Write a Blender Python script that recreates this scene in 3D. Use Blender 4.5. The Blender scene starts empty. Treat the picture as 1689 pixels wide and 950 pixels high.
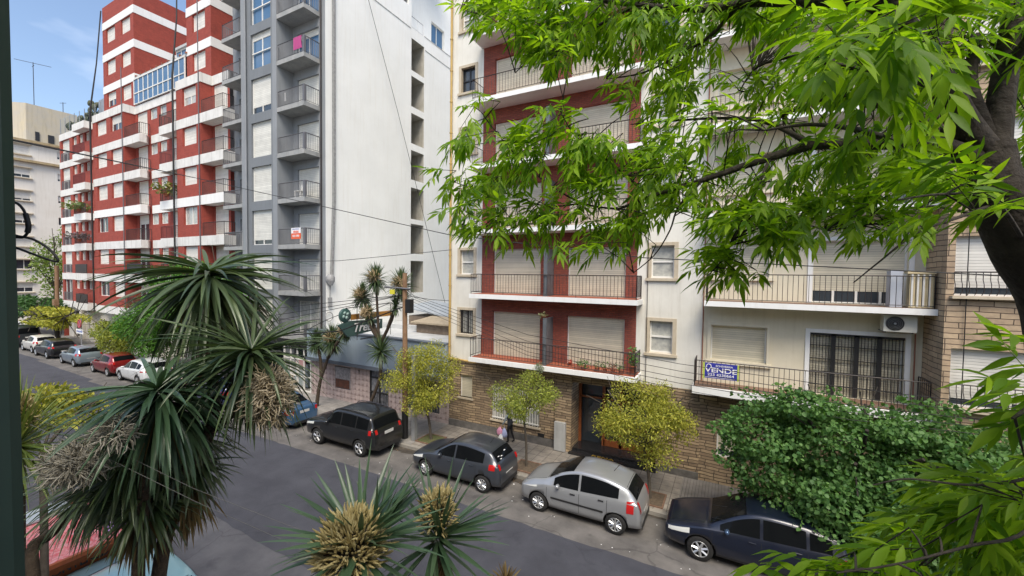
import bpy, bmesh, math, random
import numpy as np
from mathutils import Vector, Matrix
R_ = math.radians
sc = bpy.context.scene
col = sc.collection
rnd = random.Random(7)

# ---------------------------------------------------------------- camera
CAMH = 7.5
yaw, pitch, roll = 0.4872596, 0.0333128, 0.0121111
cy_, sy_ = math.cos(yaw), math.sin(yaw); cp_, sp_ = math.cos(pitch), math.sin(pitch); cr_, sr_ = math.cos(roll), math.sin(roll)
fwd = Vector((-sy_*cp_, cy_*cp_, -sp_)); r0 = Vector((cy_, sy_, 0)); u0 = r0.cross(fwd)
rgt = cr_*r0 + sr_*u0; upv = -sr_*r0 + cr_*u0
cam_d = bpy.data.cameras.new('camera'); cam = bpy.data.objects.new('camera', cam_d); col.objects.link(cam)
cam.matrix_world = Matrix(((rgt.x, upv.x, -fwd.x, 0), (rgt.y, upv.y, -fwd.y, 0), (rgt.z, upv.z, -fwd.z, CAMH), (0, 0, 0, 1)))
cam_d.sensor_width = 36; cam_d.lens = 36*681.0185/1689; cam_d.clip_start = 0.05; cam_d.clip_end = 3000
sc.camera = cam
# ---------------------------------------------------------------- light
SUN_EL, SUN_AZ = 56.0, 146.0      # azimuth measured clockwise from +Y
w = bpy.data.worlds.new('World'); sc.world = w; w.use_nodes = True
nt = w.node_tree; bg = nt.nodes['Background']
sky = nt.nodes.new('ShaderNodeTexSky'); sky.sky_type = 'NISHITA'; sky.sun_disc = False
sky.sun_elevation = R_(SUN_EL); sky.sun_rotation = R_(SUN_AZ); sky.air_density = 1.0; sky.dust_density = 2.2; sky.ozone_density = 1.0
# soft high clouds: a world texture laid out by direction
tc = nt.nodes.new('ShaderNodeTexCoord'); mp = nt.nodes.new('ShaderNodeMapping'); mp.inputs['Scale'].default_value = (1.2, 1.2, 3.2)
nz = nt.nodes.new('ShaderNodeTexNoise'); nz.inputs['Scale'].default_value = 1.9; nz.inputs['Detail'].default_value = 5; nz.inputs['Roughness'].default_value = .5
rp = nt.nodes.new('ShaderNodeValToRGB'); rp.color_ramp.elements[0].position = .56; rp.color_ramp.elements[1].position = .98
rp.color_ramp.elements[0].color = (0, 0, 0, 1); rp.color_ramp.elements[1].color = (.85, .85, .85, 1)
mx = nt.nodes.new('ShaderNodeMix'); mx.data_type = 'RGBA'; mx.inputs['B'].default_value = (9.5, 9.6, 9.8, 1)
nt.links.new(tc.outputs['Generated'], mp.inputs['Vector']); nt.links.new(mp.outputs[0], nz.inputs['Vector']); nt.links.new(nz.outputs['Fac'], rp.inputs[0])
nt.links.new(rp.outputs[0], mx.inputs['Factor']); nt.links.new(sky.outputs[0], mx.inputs['A']); nt.links.new(mx.outputs['Result'], bg.inputs['Color'])
bg.inputs['Strength'].default_value = 0.135
sd = bpy.data.lights.new('sun', 'SUN'); sun = bpy.data.objects.new('sun', sd); col.objects.link(sun)
sd.energy = 2.1; sd.angle = R_(32); sd.color = (1.0, .92, .78)
az, el = R_(SUN_AZ), R_(SUN_EL)
sdir = Vector((math.sin(az)*math.cos(el), math.cos(az)*math.cos(el), math.sin(el)))
sun.rotation_euler = (-sdir).to_track_quat('-Z', 'Y').to_euler(); sun.location = (0, -20, 60)
sc.view_settings.view_transform = 'Standard'; sc.view_settings.look = 'None'; sc.view_settings.gamma = 1; sc.view_settings.exposure = 0.84
sc.view_settings.use_curve_mapping = False
sc.render.engine = 'CYCLES'
sc.cycles.max_bounces = 6; sc.cycles.transparent_max_bounces = 6

# ---------------------------------------------------------------- pixel -> world (photo is 1689 x 950)
def ray(px, py): return rgt*((px-844.5)/681.0185) - upv*((py-475)/681.0185) + fwd
def atY(px, py, Y): d = ray(px, py); return Vector((0, 0, CAMH)) + d*(Y/d.y)
def atX(px, py, X): d = ray(px, py); return Vector((0, 0, CAMH)) + d*(X/d.x)
def atD(px, py, D): return Vector((0, 0, CAMH)) + ray(px, py)*D
def atZ(px, py, z): d = ray(px, py); return Vector((0, 0, CAMH)) + d*((z-CAMH)/d.z)

# ---------------------------------------------------------------- scene helpers
ORG = {}
def tag(o, label=None, cat=None, group=None, kind=None):
    if label: o['label'] = label
    if cat: o['category'] = cat
    if group: o['group'] = group
    if kind: o['kind'] = kind
    return o
def thing(name, label, cat, loc=(0, 0, 0), group=None, rz=0):
    o = bpy.data.objects.new(name, None); col.objects.link(o); o.location = loc; o.rotation_euler = (0, 0, rz)
    o.empty_display_size = .2; ORG[o.name] = Vector(loc) if rz == 0 else Vector((0, 0, 0))
    return tag(o, label, cat, group)
class MB:
    def __init__(s): s.v = []; s.f = []; s.m = []; s.sm = []
    def add(s, vs, fs, m=0, smooth=False):
        b = len(s.v); s.v.extend([tuple(p) for p in vs])
        for f in fs: s.f.append(tuple(i+b for i in f)); s.m.append(m); s.sm.append(smooth)
        return s
    def box(s, x0, x1, y0, y1, z0, z1, m=0):
        if x0 > x1: x0, x1 = x1, x0
        if y0 > y1: y0, y1 = y1, y0
        if z0 > z1: z0, z1 = z1, z0
        v = [(x0, y0, z0), (x1, y0, z0), (x1, y1, z0), (x0, y1, z0), (x0, y0, z1), (x1, y0, z1), (x1, y1, z1), (x0, y1, z1)]
        return s.add(v, [(0, 3, 2, 1), (4, 5, 6, 7), (0, 1, 5, 4), (1, 2, 6, 5), (2, 3, 7, 6), (3, 0, 4, 7)], m)
    def quad(s, a, b, c, d, m=0): return s.add([a, b, c, d], [(0, 1, 2, 3)], m)
    def prism(s, poly, z0, z1, m=0):
        n = len(poly)
        a = sum(poly[i][0]*poly[(i+1) % n][1]-poly[(i+1) % n][0]*poly[i][1] for i in range(n))
        if a < 0: poly = poly[::-1]
        v = [(x, y, z0) for x, y in poly]+[(x, y, z1) for x, y in poly]
        f = [tuple(range(n-1, -1, -1)), tuple(range(n, 2*n))]+[(i, (i+1) % n, n+(i+1) % n, n+i) for i in range(n)]
        return s.add(v, f, m)
    def tube(s, pts, r, n=6, m=0, smooth=True, caps=True):
        pts = [Vector(p) for p in pts]; k = len(pts)
        rs = r if isinstance(r, (list, tuple)) else [r]*k
        ring = []; up = Vector((0, 0, 1))
        for i, p in enumerate(pts):
            t = (pts[min(i+1, k-1)]-pts[max(i-1, 0)])
            if t.length < 1e-9: t = Vector((0, 0, 1))
            t.normalize()
            if i == 0:
                a = up if abs(t.z) < .9 else Vector((1, 0, 0)); e1 = t.cross(a).normalized()
            else:
                e1 = (e1 - t*e1.dot(t))
                e1 = e1.normalized() if e1.length > 1e-6 else t.orthogonal().normalized()
            e2 = t.cross(e1)
            ring += [p+(e1*math.cos(2*math.pi*j/n)+e2*math.sin(2*math.pi*j/n))*rs[i] for j in range(n)]
        f = []
        for i in range(k-1):
            for j in range(n): f.append((i*n+j, i*n+(j+1) % n, (i+1)*n+(j+1) % n, (i+1)*n+j))
        s.add(ring, f, m, smooth)
        if caps: s.add(ring[:n], [tuple(range(n))[::-1]], m); s.add(ring[-n:], [tuple(range(n))], m)
        return s
    def bar(s, a, b, w_, m=0):      # square bar
        return s.tube([a, b], w_*.7071, 4, m, False)
    def lathe(s, c, prof, axis='z', n=16, m=0, smooth=True):
        c = Vector(c); v = []
        for (r, h) in prof:
            for j in range(n):
                a = 2*math.pi*j/n; x, y = r*math.cos(a), r*math.sin(a)
                v.append(c+(Vector((x, y, h)) if axis == 'z' else Vector((x, h, y)) if axis == 'y' else Vector((h, x, y))))
        f = []
        for i in range(len(prof)-1):
            for j in range(n): f.append((i*n+j, i*n+(j+1) % n, (i+1)*n+(j+1) % n, (i+1)*n+j))
        return s.add(v, f, m, smooth)
    def ball(s, c, rx, ry=None, rz=None, n=8, m=0):
        ry = ry or rx; rz = rz or rx; v = []; k = n//2+1
        for i in range(k+1):
            a = math.pi*i/k
            for j in range(n):
                b = 2*math.pi*j/n; v.append((c[0]+rx*math.sin(a)*math.cos(b), c[1]+ry*math.sin(a)*math.sin(b), c[2]+rz*math.cos(a)))
        f = [(i*n+j, (i+1)*n+j, (i+1)*n+(j+1) % n, i*n+(j+1) % n) for i in range(k) for j in range(n)]
        return s.add(v, f, m, True)
    def build(s, name, mats, parent=None, **kw):
        if not s.f: return None
        me = bpy.data.meshes.new(name)
        o_ = Vector((0, 0, 0))
        if parent is not None: o_ = ORG.get(parent.name, o_)
        elif kw.get('origin') is not None: o_ = Vector(kw['origin'])
        vs = np.array(s.v, dtype=np.float64)-np.array(o_)
        me.from_pydata(vs.tolist(), [], s.f)
        mats = mats if isinstance(mats, (list, tuple)) else [mats]
        for q in mats: me.materials.append(q)
        me.polygons.foreach_set('material_index', s.m); me.polygons.foreach_set('use_smooth', s.sm); me.update()
        o = bpy.data.objects.new(name, me); col.objects.link(o)
        if parent is not None: o.parent = parent; ORG[o.name] = o_
        else: o.location = o_; ORG[o.name] = o_
        tag(o, kw.get('label'), kw.get('cat'), kw.get('group'), kw.get('kind'))
        return o
def arr_mesh(name, V, F, mats, parent=None, mi=None, smooth=False, **kw):
    b = MB(); b.v = V.tolist() if hasattr(V, 'tolist') else V; b.f = F.tolist() if hasattr(F, 'tolist') else F
    b.m = [0]*len(b.f) if mi is None else list(mi); b.sm = [smooth]*len(b.f)
    return b.build(name, mats, parent, **kw)
def copy_tree(o, parent=None, dl=None):
    c = o.copy(); col.objects.link(c); c.parent = parent
    ORG[c.name] = ORG.get(o.name, Vector((0, 0, 0)))
    for ch in o.children: copy_tree(ch, c)
    return c
# ---------------------------------------------------------------- materials
def pmat(name, c, rough=.6, c2=None, scale=3, detail=6, metal=0, bump=0, bscale=40, dirt=0, spec=None, streak=0, coat=0, trans=0, distort=0):
    m = bpy.data.materials.new(name); m.use_nodes = True; n = m.node_tree.nodes; l = m.node_tree.links
    b = n['Principled BSDF']; b.inputs['Roughness'].default_value = rough; b.inputs['Metallic'].default_value = metal
    if spec is not None: b.inputs['Specular IOR Level'].default_value = spec
    if coat: b.inputs['Coat Weight'].default_value = coat; b.inputs['Coat Roughness'].default_value = .05
    b.inputs['Base Color'].default_value = (*c, 1)
    t = n.new('ShaderNodeTexCoord'); out = None
    if c2 is not None:
        nz = n.new('ShaderNodeTexNoise'); nz.inputs['Scale'].default_value = scale; nz.inputs['Detail'].default_value = detail; nz.inputs['Roughness'].default_value = .62; nz.inputs['Distortion'].default_value = distort
        l.new(t.outputs['Object'], nz.inputs['Vector'])
        r = n.new('ShaderNodeValToRGB'); r.color_ramp.elements[0].position = .35; r.color_ramp.elements[1].position = .68
        r.color_ramp.elements[0].color = (*c, 1); r.color_ramp.elements[1].color = (*c2, 1)
        l.new(nz.outputs['Fac'], r.inputs[0]); out = r.outputs[0]
    if streak:      # vertical grime streaks, a real stain on the paint
        mp = n.new('ShaderNodeMapping'); mp.inputs['Scale'].default_value = (3.5, 3.5, .22); l.new(t.outputs['Object'], mp.inputs['Vector'])
        nz = n.new('ShaderNodeTexNoise'); nz.inputs['Scale'].default_value = 1.6; nz.inputs['Detail'].default_value = 7; nz.inputs['Roughness'].default_value = .7; l.new(mp.outputs[0], nz.inputs['Vector'])
        r = n.new('ShaderNodeValToRGB'); r.color_ramp.elements[0].position = .5; r.color_ramp.elements[1].position = .78
        r.color_ramp.elements[0].color = (1, 1, 1, 1); k = 1-streak; r.color_ramp.elements[1].color = (k, k*.98, k*.95, 1)
        l.new(nz.outputs['Fac'], r.inputs[0])
        x = n.new('ShaderNodeMix'); x.data_type = 'RGBA'; x.blend_type = 'MULTIPLY'; x.inputs['Factor'].default_value = 1
        if out is not None: l.new(out, x.inputs['A'])
        else: x.inputs['A'].default_value = (*c, 1)
        l.new(r.outputs[0], x.inputs['B']); out = x.outputs['Result']
    if out is not None: l.new(out, b.inputs['Base Color'])
    if bump:
        nz = n.new('ShaderNodeTexNoise'); nz.inputs['Scale'].default_value = bscale; nz.inputs['Detail'].default_value = 4; l.new(t.outputs['Object'], nz.inputs['Vector'])
        bp = n.new('ShaderNodeBump'); bp.inputs['Strength'].default_value = bump; bp.inputs['Distance'].default_value = .02
        l.new(nz.outputs['Fac'], bp.inputs['Height']); l.new(bp.outputs[0], b.inputs['Normal'])
    return m
def wallcoord(n, l, rot_xy=False):
    t = n.new('ShaderNodeTexCoord'); s = n.new('ShaderNodeSeparateXYZ'); l.new(t.outputs['Object'], s.inputs[0])
    c = n.new('ShaderNodeCombineXYZ')
    if rot_xy: l.new(s.outputs[0], c.inputs[0]); l.new(s.outputs[1], c.inputs[1])
    else:
        a = n.new('ShaderNodeMath'); a.operation = 'ADD'; l.new(s.outputs[0], a.inputs[0]); l.new(s.outputs[1], a.inputs[1])
        l.new(a.outputs[0], c.inputs[0]); l.new(s.outputs[2], c.inputs[1])
    return t, c
def brickmat(name, c1, c2, mortar, bw=.25, bh=.07, ms=.012, rough=.85, floor=False, bump=.4, noise=.35, off=.5, warp=0, sq=1, sqf=2, nsc=30):
    m = bpy.data.materials.new(name); m.use_nodes = True; n = m.node_tree.nodes; l = m.node_tree.links; b = n['Principled BSDF']
    b.inputs['Roughness'].default_value = rough
    t, c = wallcoord(n, l, floor); vec = c.outputs[0]
    if warp:
        wn = n.new('ShaderNodeTexNoise'); wn.inputs['Scale'].default_value = 1.4; wn.inputs['Detail'].default_value = 2; l.new(t.outputs['Object'], wn.inputs['Vector'])
        sb = n.new('ShaderNodeVectorMath'); sb.operation = 'SUBTRACT'; l.new(wn.outputs['Color'], sb.inputs[0]); sb.inputs[1].default_value = (.5, .5, .5)
        sm = n.new('ShaderNodeVectorMath'); sm.operation = 'SCALE'; l.new(sb.outputs[0], sm.inputs[0]); sm.inputs['Scale'].default_value = warp
        ad = n.new('ShaderNodeVectorMath'); l.new(vec, ad.inputs[0]); l.new(sm.outputs[0], ad.inputs[1]); vec = ad.outputs[0]
    k = n.new('ShaderNodeTexBrick'); k.inputs['Scale'].default_value = 1; k.inputs['Brick Width'].default_value = bw; k.inputs['Row Height'].default_value = bh
    k.inputs['Mortar Size'].default_value = ms; k.inputs['Mortar Smooth'].default_value = .2; k.inputs['Bias'].default_value = 0; k.offset = off; k.squash = sq; k.squash_frequency = sqf
    k.inputs['Color1'].default_value = (*c1, 1); k.inputs['Color2'].default_value = (*c2, 1); k.inputs['Mortar'].default_value = (*mortar, 1)
    l.new(vec, k.inputs['Vector'])
    nz = n.new('ShaderNodeTexNoise'); nz.inputs['Scale'].default_value = 2.5; nz.inputs['Detail'].default_value = 8; nz.inputs['Roughness'].default_value = .7; l.new(t.outputs['Object'], nz.inputs['Vector'])
    r = n.new('ShaderNodeValToRGB'); r.color_ramp.elements[0].position = .3; r.color_ramp.elements[1].position = .75
    q = 1-noise; r.color_ramp.elements[0].color = (q, q, q, 1); r.color_ramp.elements[1].color = (1.15, 1.12, 1.08, 1); l.new(nz.outputs['Fac'], r.inputs[0])
    x = n.new('ShaderNodeMix'); x.data_type = 'RGBA'; x.blend_type = 'MULTIPLY'; x.inputs['Factor'].default_value = 1
    l.new(k.outputs['Color'], x.inputs['A']); l.new(r.outputs[0], x.inputs['B']); l.new(x.outputs['Result'], b.inputs['Base Color'])
    iv = n.new('ShaderNodeMath'); iv.operation = 'SUBTRACT'; iv.inputs[0].default_value = 1; l.new(k.outputs['Fac'], iv.inputs[1])
    n2 = n.new('ShaderNodeTexNoise'); n2.inputs['Scale'].default_value = nsc; n2.inputs['Detail'].default_value = 4; l.new(t.outputs['Object'], n2.inputs['Vector'])
    sm = n.new('ShaderNodeMath'); sm.operation = 'MULTIPLY_ADD'; l.new(n2.outputs['Fac'], sm.inputs[0]); sm.inputs[1].default_value = .6; l.new(iv.outputs[0], sm.inputs[2])
    bp = n.new('ShaderNodeBump'); bp.inputs['Strength'].default_value = bump; bp.inputs['Distance'].default_value = .02; l.new(sm.outputs[0], bp.inputs['Height']); l.new(bp.outputs[0], b.inputs['Normal'])
    return m
def slatmat(name, c, pitch=.055, groove=.45, rough=.6, vert=False, dark=.45, streak=.12):
    m = bpy.data.materials.new(name); m.use_nodes = True; n = m.node_tree.nodes; l = m.node_tree.links; b = n['Principled BSDF']; b.inputs['Roughness'].default_value = rough
    t = n.new('ShaderNodeTexCoord'); s = n.new('ShaderNodeSeparateXYZ'); l.new(t.outputs['Object'], s.inputs[0])
    d = n.new('ShaderNodeMath'); d.operation = 'DIVIDE'; l.new(s.outputs[0 if vert else 2], d.inputs[0]); d.inputs[1].default_value = pitch
    fr = n.new('ShaderNodeMath'); fr.operation = 'FRACT'; l.new(d.outputs[0], fr.inputs[0])
    r = n.new('ShaderNodeValToRGB'); r.color_ramp.interpolation = 'LINEAR'; e = r.color_ramp.elements
    e[0].position = 0; e[0].color = (0, 0, 0, 1); e[1].position = .16; e[1].color = (1, 1, 1, 1); l.new(fr.outputs[0], r.inputs[0])
    # row to row tint
    fl = n.new('ShaderNodeMath'); fl.operation = 'FLOOR'; l.new(d.outputs[0], fl.inputs[0])
    wn = n.new('ShaderNodeTexWhiteNoise'); wn.noise_dimensions = '1D'; l.new(fl.outputs[0], wn.inputs['W'])
    mr = n.new('ShaderNodeMapRange'); mr.inputs['To Min'].default_value = .88; mr.inputs['To Max'].default_value = 1.04; l.new(wn.outputs['Value'], mr.inputs['Value'])
    nz = n.new('ShaderNodeTexNoise'); nz.inputs['Scale'].default_value = 2.2; nz.inputs['Detail'].default_value = 6; l.new(t.outputs['Object'], nz.inputs['Vector'])
    m2 = n.new('ShaderNodeMapRange'); m2.inputs['From Min'].default_value = .3; m2.inputs['From Max'].default_value = .7; m2.inputs['To Min'].default_value = 1-streak; m2.inputs['To Max'].default_value = 1.03; l.new(nz.outputs['Fac'], m2.inputs['Value'])
    mu = n.new('ShaderNodeMath'); mu.operation = 'MULTIPLY'; l.new(mr.outputs[0], mu.inputs[0]); l.new(m2.outputs[0], mu.inputs[1])
    cc = n.new('ShaderNodeMix'); cc.data_type = 'RGBA'; cc.inputs['A'].default_value = (c[0]*dark, c[1]*dark, c[2]*dark, 1); cc.inputs['B'].default_value = (*c, 1); l.new(r.outputs[0], cc.inputs['Factor'])
    vm = n.new('ShaderNodeVectorMath'); vm.operation = 'SCALE'; l.new(cc.outputs['Result'], vm.inputs[0]); l.new(mu.outputs[0], vm.inputs['Scale']); l.new(vm.outputs[0], b.inputs['Base Color'])
    bp = n.new('ShaderNodeBump'); bp.inputs['Strength'].default_value = groove; bp.inputs['Distance'].default_value = .015; l.new(r.outputs[0], bp.inputs['Height']); l.new(bp.outputs[0], b.inputs['Normal'])
    return m
def leafmat(name, c1, c2, tr=.35, rough=.5, trc=None, spec=.3):
    m = bpy.data.materials.new(name); m.use_nodes = True; n = m.node_tree.nodes; l = m.node_tree.links; b = n['Principled BSDF']
    g = n.new('ShaderNodeNewGeometry'); r = n.new('ShaderNodeValToRGB'); r.color_ramp.elements[0].color = (*c1, 1); r.color_ramp.elements[1].color = (*c2, 1)
    l.new(g.outputs['Random Per Island'], r.inputs[0]); l.new(r.outputs[0], b.inputs['Base Color']); b.inputs['Roughness'].default_value = rough; b.inputs['Specular IOR Level'].default_value = spec
    if tr:
        t = n.new('ShaderNodeBsdfTranslucent'); x = n.new('ShaderNodeMixShader'); x.inputs[0].default_value = tr
        hs = n.new('ShaderNodeMix'); hs.data_type = 'RGBA'; hs.blend_type = 'MULTIPLY'; hs.inputs['Factor'].default_value = 1; l.new(r.outputs[0], hs.inputs['A']); hs.inputs['B'].default_value = (*(trc or (1.6, 1.5, .6)), 1)
        l.new(hs.outputs['Result'], t.inputs['Color']); l.new(b.outputs[0], x.inputs[1]); l.new(t.outputs[0], x.inputs[2]); l.new(x.outputs[0], n['Material Output'].inputs['Surface'])
    return m
M = {}
M['red'] = brickmat('red_brick_paint', (.35, .066, .043), (.29, .052, .036), (.24, .044, .032), .24, .07, .008, bump=.25, noise=.22)
M['band'] = pmat('white_band_paint', (.62, .61, .58), .75, (.74, .73, .70), 1.2, streak=.35, bump=.1)
M['bandclean'] = pmat('white_paint', (.74, .74, .72), .7, (.80, .80, .78), .5, streak=.10)
M['white'] = pmat('white_wall_paint', (.78, .78, .75), .8, (.84, .84, .81), .5, detail=9, streak=.07, bump=.08, bscale=12)
M['cream'] = pmat('cream_wall_paint', (.62, .56, .42), .8, (.72, .66, .51), .8, detail=9, streak=.15, bump=.06, bscale=14)
M['creamfar'] = pmat('cream_render', (.67, .63, .56), .85, (.75, .72, .66), .25, streak=.15)
M['brickw'] = pmat('offwhite_paint', (.64, .62, .55), .8, (.75, .73, .66), .8, detail=9, streak=.16, bump=.06, bscale=14)
M['grey'] = pmat('grey_paint', (.155, .17, .185), .75, (.185, .20, .215), .5, streak=.15)
M['greyl'] = pmat('light_grey_paint', (.22, .235, .25), .75, (.26, .275, .29), .5, streak=.12)
M['concrete'] = pmat('grey_concrete', (.27, .28, .28), .85, (.36, .36, .35), 2, streak=.25, bump=.15)
M['brick'] = brickmat('red_brick', (.31, .080, .050), (.24, .055, .038), (.17, .06, .045), .24, .075, .012, bump=.5, noise=.3)
M['stone'] = brickmat('stone_cladding', (.50, .38, .24), (.26, .19, .125), (.065, .05, .038), .44, .115, .012, bump=1.0, noise=.35, off=.37, warp=.13, sq=1.8, sqf=3, nsc=11)
M['stone2'] = brickmat('pale_stone_cladding', (.52, .40, .27), (.42, .31, .21), (.10, .075, .055), .62, .145, .011, bump=.8, noise=.35, off=.41, warp=.06, sq=1.6, sqf=3, nsc=16)
M['roller'] = slatmat('cream_roller_slats', (.66, .61, .47), .075, dark=.36)
M['rollerw'] = slatmat('white_roller_slats', (.74, .72, .66), .08, dark=.5)
M['rollerl'] = slatmat('pale_roller_slats', (.70, .69, .63), .11, dark=.5)
M['frame'] = pmat('white_frame', (.72, .71, .67), .5)
M['beige'] = pmat('beige_surround', (.46, .39, .28), .8, (.54, .47, .36), 3, streak=.2)
M['dframe'] = pmat('dark_frame', (.02, .02, .022), .4)
M['iron'] = pmat('black_iron', (.018, .016, .018), .5, (.04, .028, .024), 8)
M['rail'] = pmat('grey_rail', (.12, .12, .13), .5)
M['railred'] = pmat('dark_red_rail', (.12, .02, .02), .5)
M['wood'] = pmat('varnished_wood', (.22, .065, .02), .35, (.30, .10, .035), 6)
def glassmat(name, c, rough=.04, spec=.9):
    m = pmat(name, c, rough, spec=spec); return m
M['glass'] = glassmat('window_glass', (.035, .045, .055)); M['glassb'] = glassmat('blue_window_glass', (.06, .14, .25), .03, 1.0)
M['curtain'] = pmat('curtained_glass', (.50, .50, .45), .15, (.30, .31, .30), 5, spec=.8)
def roadmat(name, c1, c2, crack, patch):
    m = pmat(name, c1, .86, c2, 1.1, detail=9, bump=.4, bscale=90); n = m.node_tree.nodes; l = m.node_tree.links; b = n['Principled BSDF']
    src = b.inputs['Base Color'].links[0].from_socket; t = n.new('ShaderNodeTexCoord')
    def mul(src, fac_node, lo):
        r = n.new('ShaderNodeMix'); r.data_type = 'RGBA'; r.blend_type = 'MULTIPLY'; r.inputs['B'].default_value = (lo, lo, lo*1.02, 1); l.new(fac_node, r.inputs['Factor']); l.new(src, r.inputs['A']); return r.outputs['Result']
    wn = n.new('ShaderNodeTexNoise'); wn.inputs['Scale'].default_value = .9; wn.inputs['Detail'].default_value = 6; l.new(t.outputs['Object'], wn.inputs['Vector'])
    mv = n.new('ShaderNodeVectorMath'); mv.operation = 'MULTIPLY_ADD'; l.new(wn.outputs['Color'], mv.inputs[0]); mv.inputs[1].default_value = (1.2, 1.2, 0); l.new(t.outputs['Object'], mv.inputs[2])
    v = n.new('ShaderNodeTexVoronoi'); v.feature = 'DISTANCE_TO_EDGE'; v.inputs['Scale'].default_value = .33; l.new(mv.outputs[0], v.inputs['Vector'])
    r = n.new('ShaderNodeValToRGB'); e = r.color_ramp.elements; e[0].position = 0; e[0].color = (1, 1, 1, 1); e[1].position = .010; e[1].color = (0, 0, 0, 1); l.new(v.outputs['Distance'], r.inputs[0])
    gate = n.new('ShaderNodeTexNoise'); gate.inputs['Scale'].default_value = .35; l.new(t.outputs['Object'], gate.inputs['Vector']); g2 = n.new('ShaderNodeMath'); g2.operation = 'GREATER_THAN'; g2.inputs[1].default_value = .5; l.new(gate.outputs['Fac'], g2.inputs[0])
    g3 = n.new('ShaderNodeMath'); g3.operation = 'MULTIPLY'; l.new(r.outputs[0], g3.inputs[0]); l.new(g2.outputs[0], g3.inputs[1])
    src = mul(src, g3.outputs[0], crack)
    mp = n.new('ShaderNodeMapping'); mp.inputs['Scale'].default_value = (.08, .9, 1); l.new(t.outputs['Object'], mp.inputs['Vector'])
    st = n.new('ShaderNodeTexNoise'); st.inputs['Scale'].default_value = 1.3; st.inputs['Detail'].default_value = 5; l.new(mp.outputs[0], st.inputs['Vector'])
    r2 = n.new('ShaderNodeValToRGB'); r2.color_ramp.elements[0].position = .45; r2.color_ramp.elements[1].position = .7; l.new(st.outputs['Fac'], r2.inputs[0]); src = mul(src, r2.outputs[0], patch)
    sp = n.new('ShaderNodeTexNoise'); sp.inputs['Scale'].default_value = 1.7; sp.inputs['Detail'].default_value = 8; l.new(t.outputs['Object'], sp.inputs['Vector'])
    r3 = n.new('ShaderNodeValToRGB'); r3.color_ramp.elements[0].position = .62; r3.color_ramp.elements[1].position = .72; l.new(sp.outputs['Fac'], r3.inputs[0]); src = mul(src, r3.outputs[0], patch*.9)
    l.new(src, b.inputs['Base Color']); return m
M['asphalt'] = roadmat('asphalt', (.043, .045, .057), (.062, .065, .080), .80, .88); M['lane'] = roadmat('worn_parking_lane', (.098, .092, .087), (.175, .164, .153), .62, .74)
M['kerb'] = pmat('kerb_concrete', (.20, .19, .17), .9, (.30, .28, .25), 2.5, detail=8, bump=.3)
M['tiles'] = brickmat('pavement_tiles', (.24, .22, .195), (.30, .275, .245), (.095, .085, .075), .40, .40, .010, floor=True, off=0, bump=.4, noise=.45)
M['slabs'] = brickmat('cement_slabs', (.26, .25, .24), (.31, .30, .285), (.16, .15, .14), 1.2, 1.2, .010, floor=True, off=0, bump=.3, noise=.4)
M['ribbed'] = slatmat('ribbed_pavement', (.22, .205, .19), .10, .6, .9, True, dark=.35, streak=.4)
M['darkgran'] = pmat('black_granite', (.012, .012, .014), .25, (.03, .03, .032), 30)
M['gold'] = pmat('gold_letter', (.55, .35, .06), .35, metal=.6)
M['yellow'] = pmat('yellow_pipe', (.50, .34, .10), .7, (.42, .28, .10), 3, streak=.3)
M['letter'] = pmat('white_letter', (.8, .8, .8), .5)
M['soil'] = pmat('dry_soil', (.07, .05, .035), .95, (.12, .09, .06), 9, bump=.5)
M['grass'] = pmat('soil_with_weeds', (.06, .09, .025), .95, (.12, .10, .05), 12, bump=.6)
M['terracotta'] = pmat('terracotta', (.35, .10, .05), .8, (.28, .08, .04), 8)
M['black'] = pmat('black_plastic', (.015, .015, .016), .5)
M['cable'] = pmat('black_cable', (.012, .012, .013), .6)
M['bark'] = pmat('dark_bark', (.018, .014, .011), .95, (.045, .038, .030), 9, detail=10, bump=.9, bscale=26, distort=1.2)
M['cordbark'] = pmat('cordyline_bark', (.040, .028, .018), .95, (.085, .062, .042), 14, bump=.8, bscale=40)
M['greybark'] = pmat('thin_bark', (.06, .048, .036), .9, (.10, .085, .065), 12, bump=.5)
M['green'] = pmat('dark_green_paint', (.018, .040, .034), .45, (.024, .048, .040), 2)
M['metal'] = pmat('galvanised_steel', (.36, .37, .38), .45, (.28, .29, .30), 4, metal=.4)
M['polew'] = pmat('weathered_pole_wood', (.20, .115, .06), .9, (.28, .17, .10), 5, bump=.5, streak=.4)
M['rooft'] = pmat('flat_roof_membrane', (.40, .41, .41), .8, (.52, .53, .53), 1.2)
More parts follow.
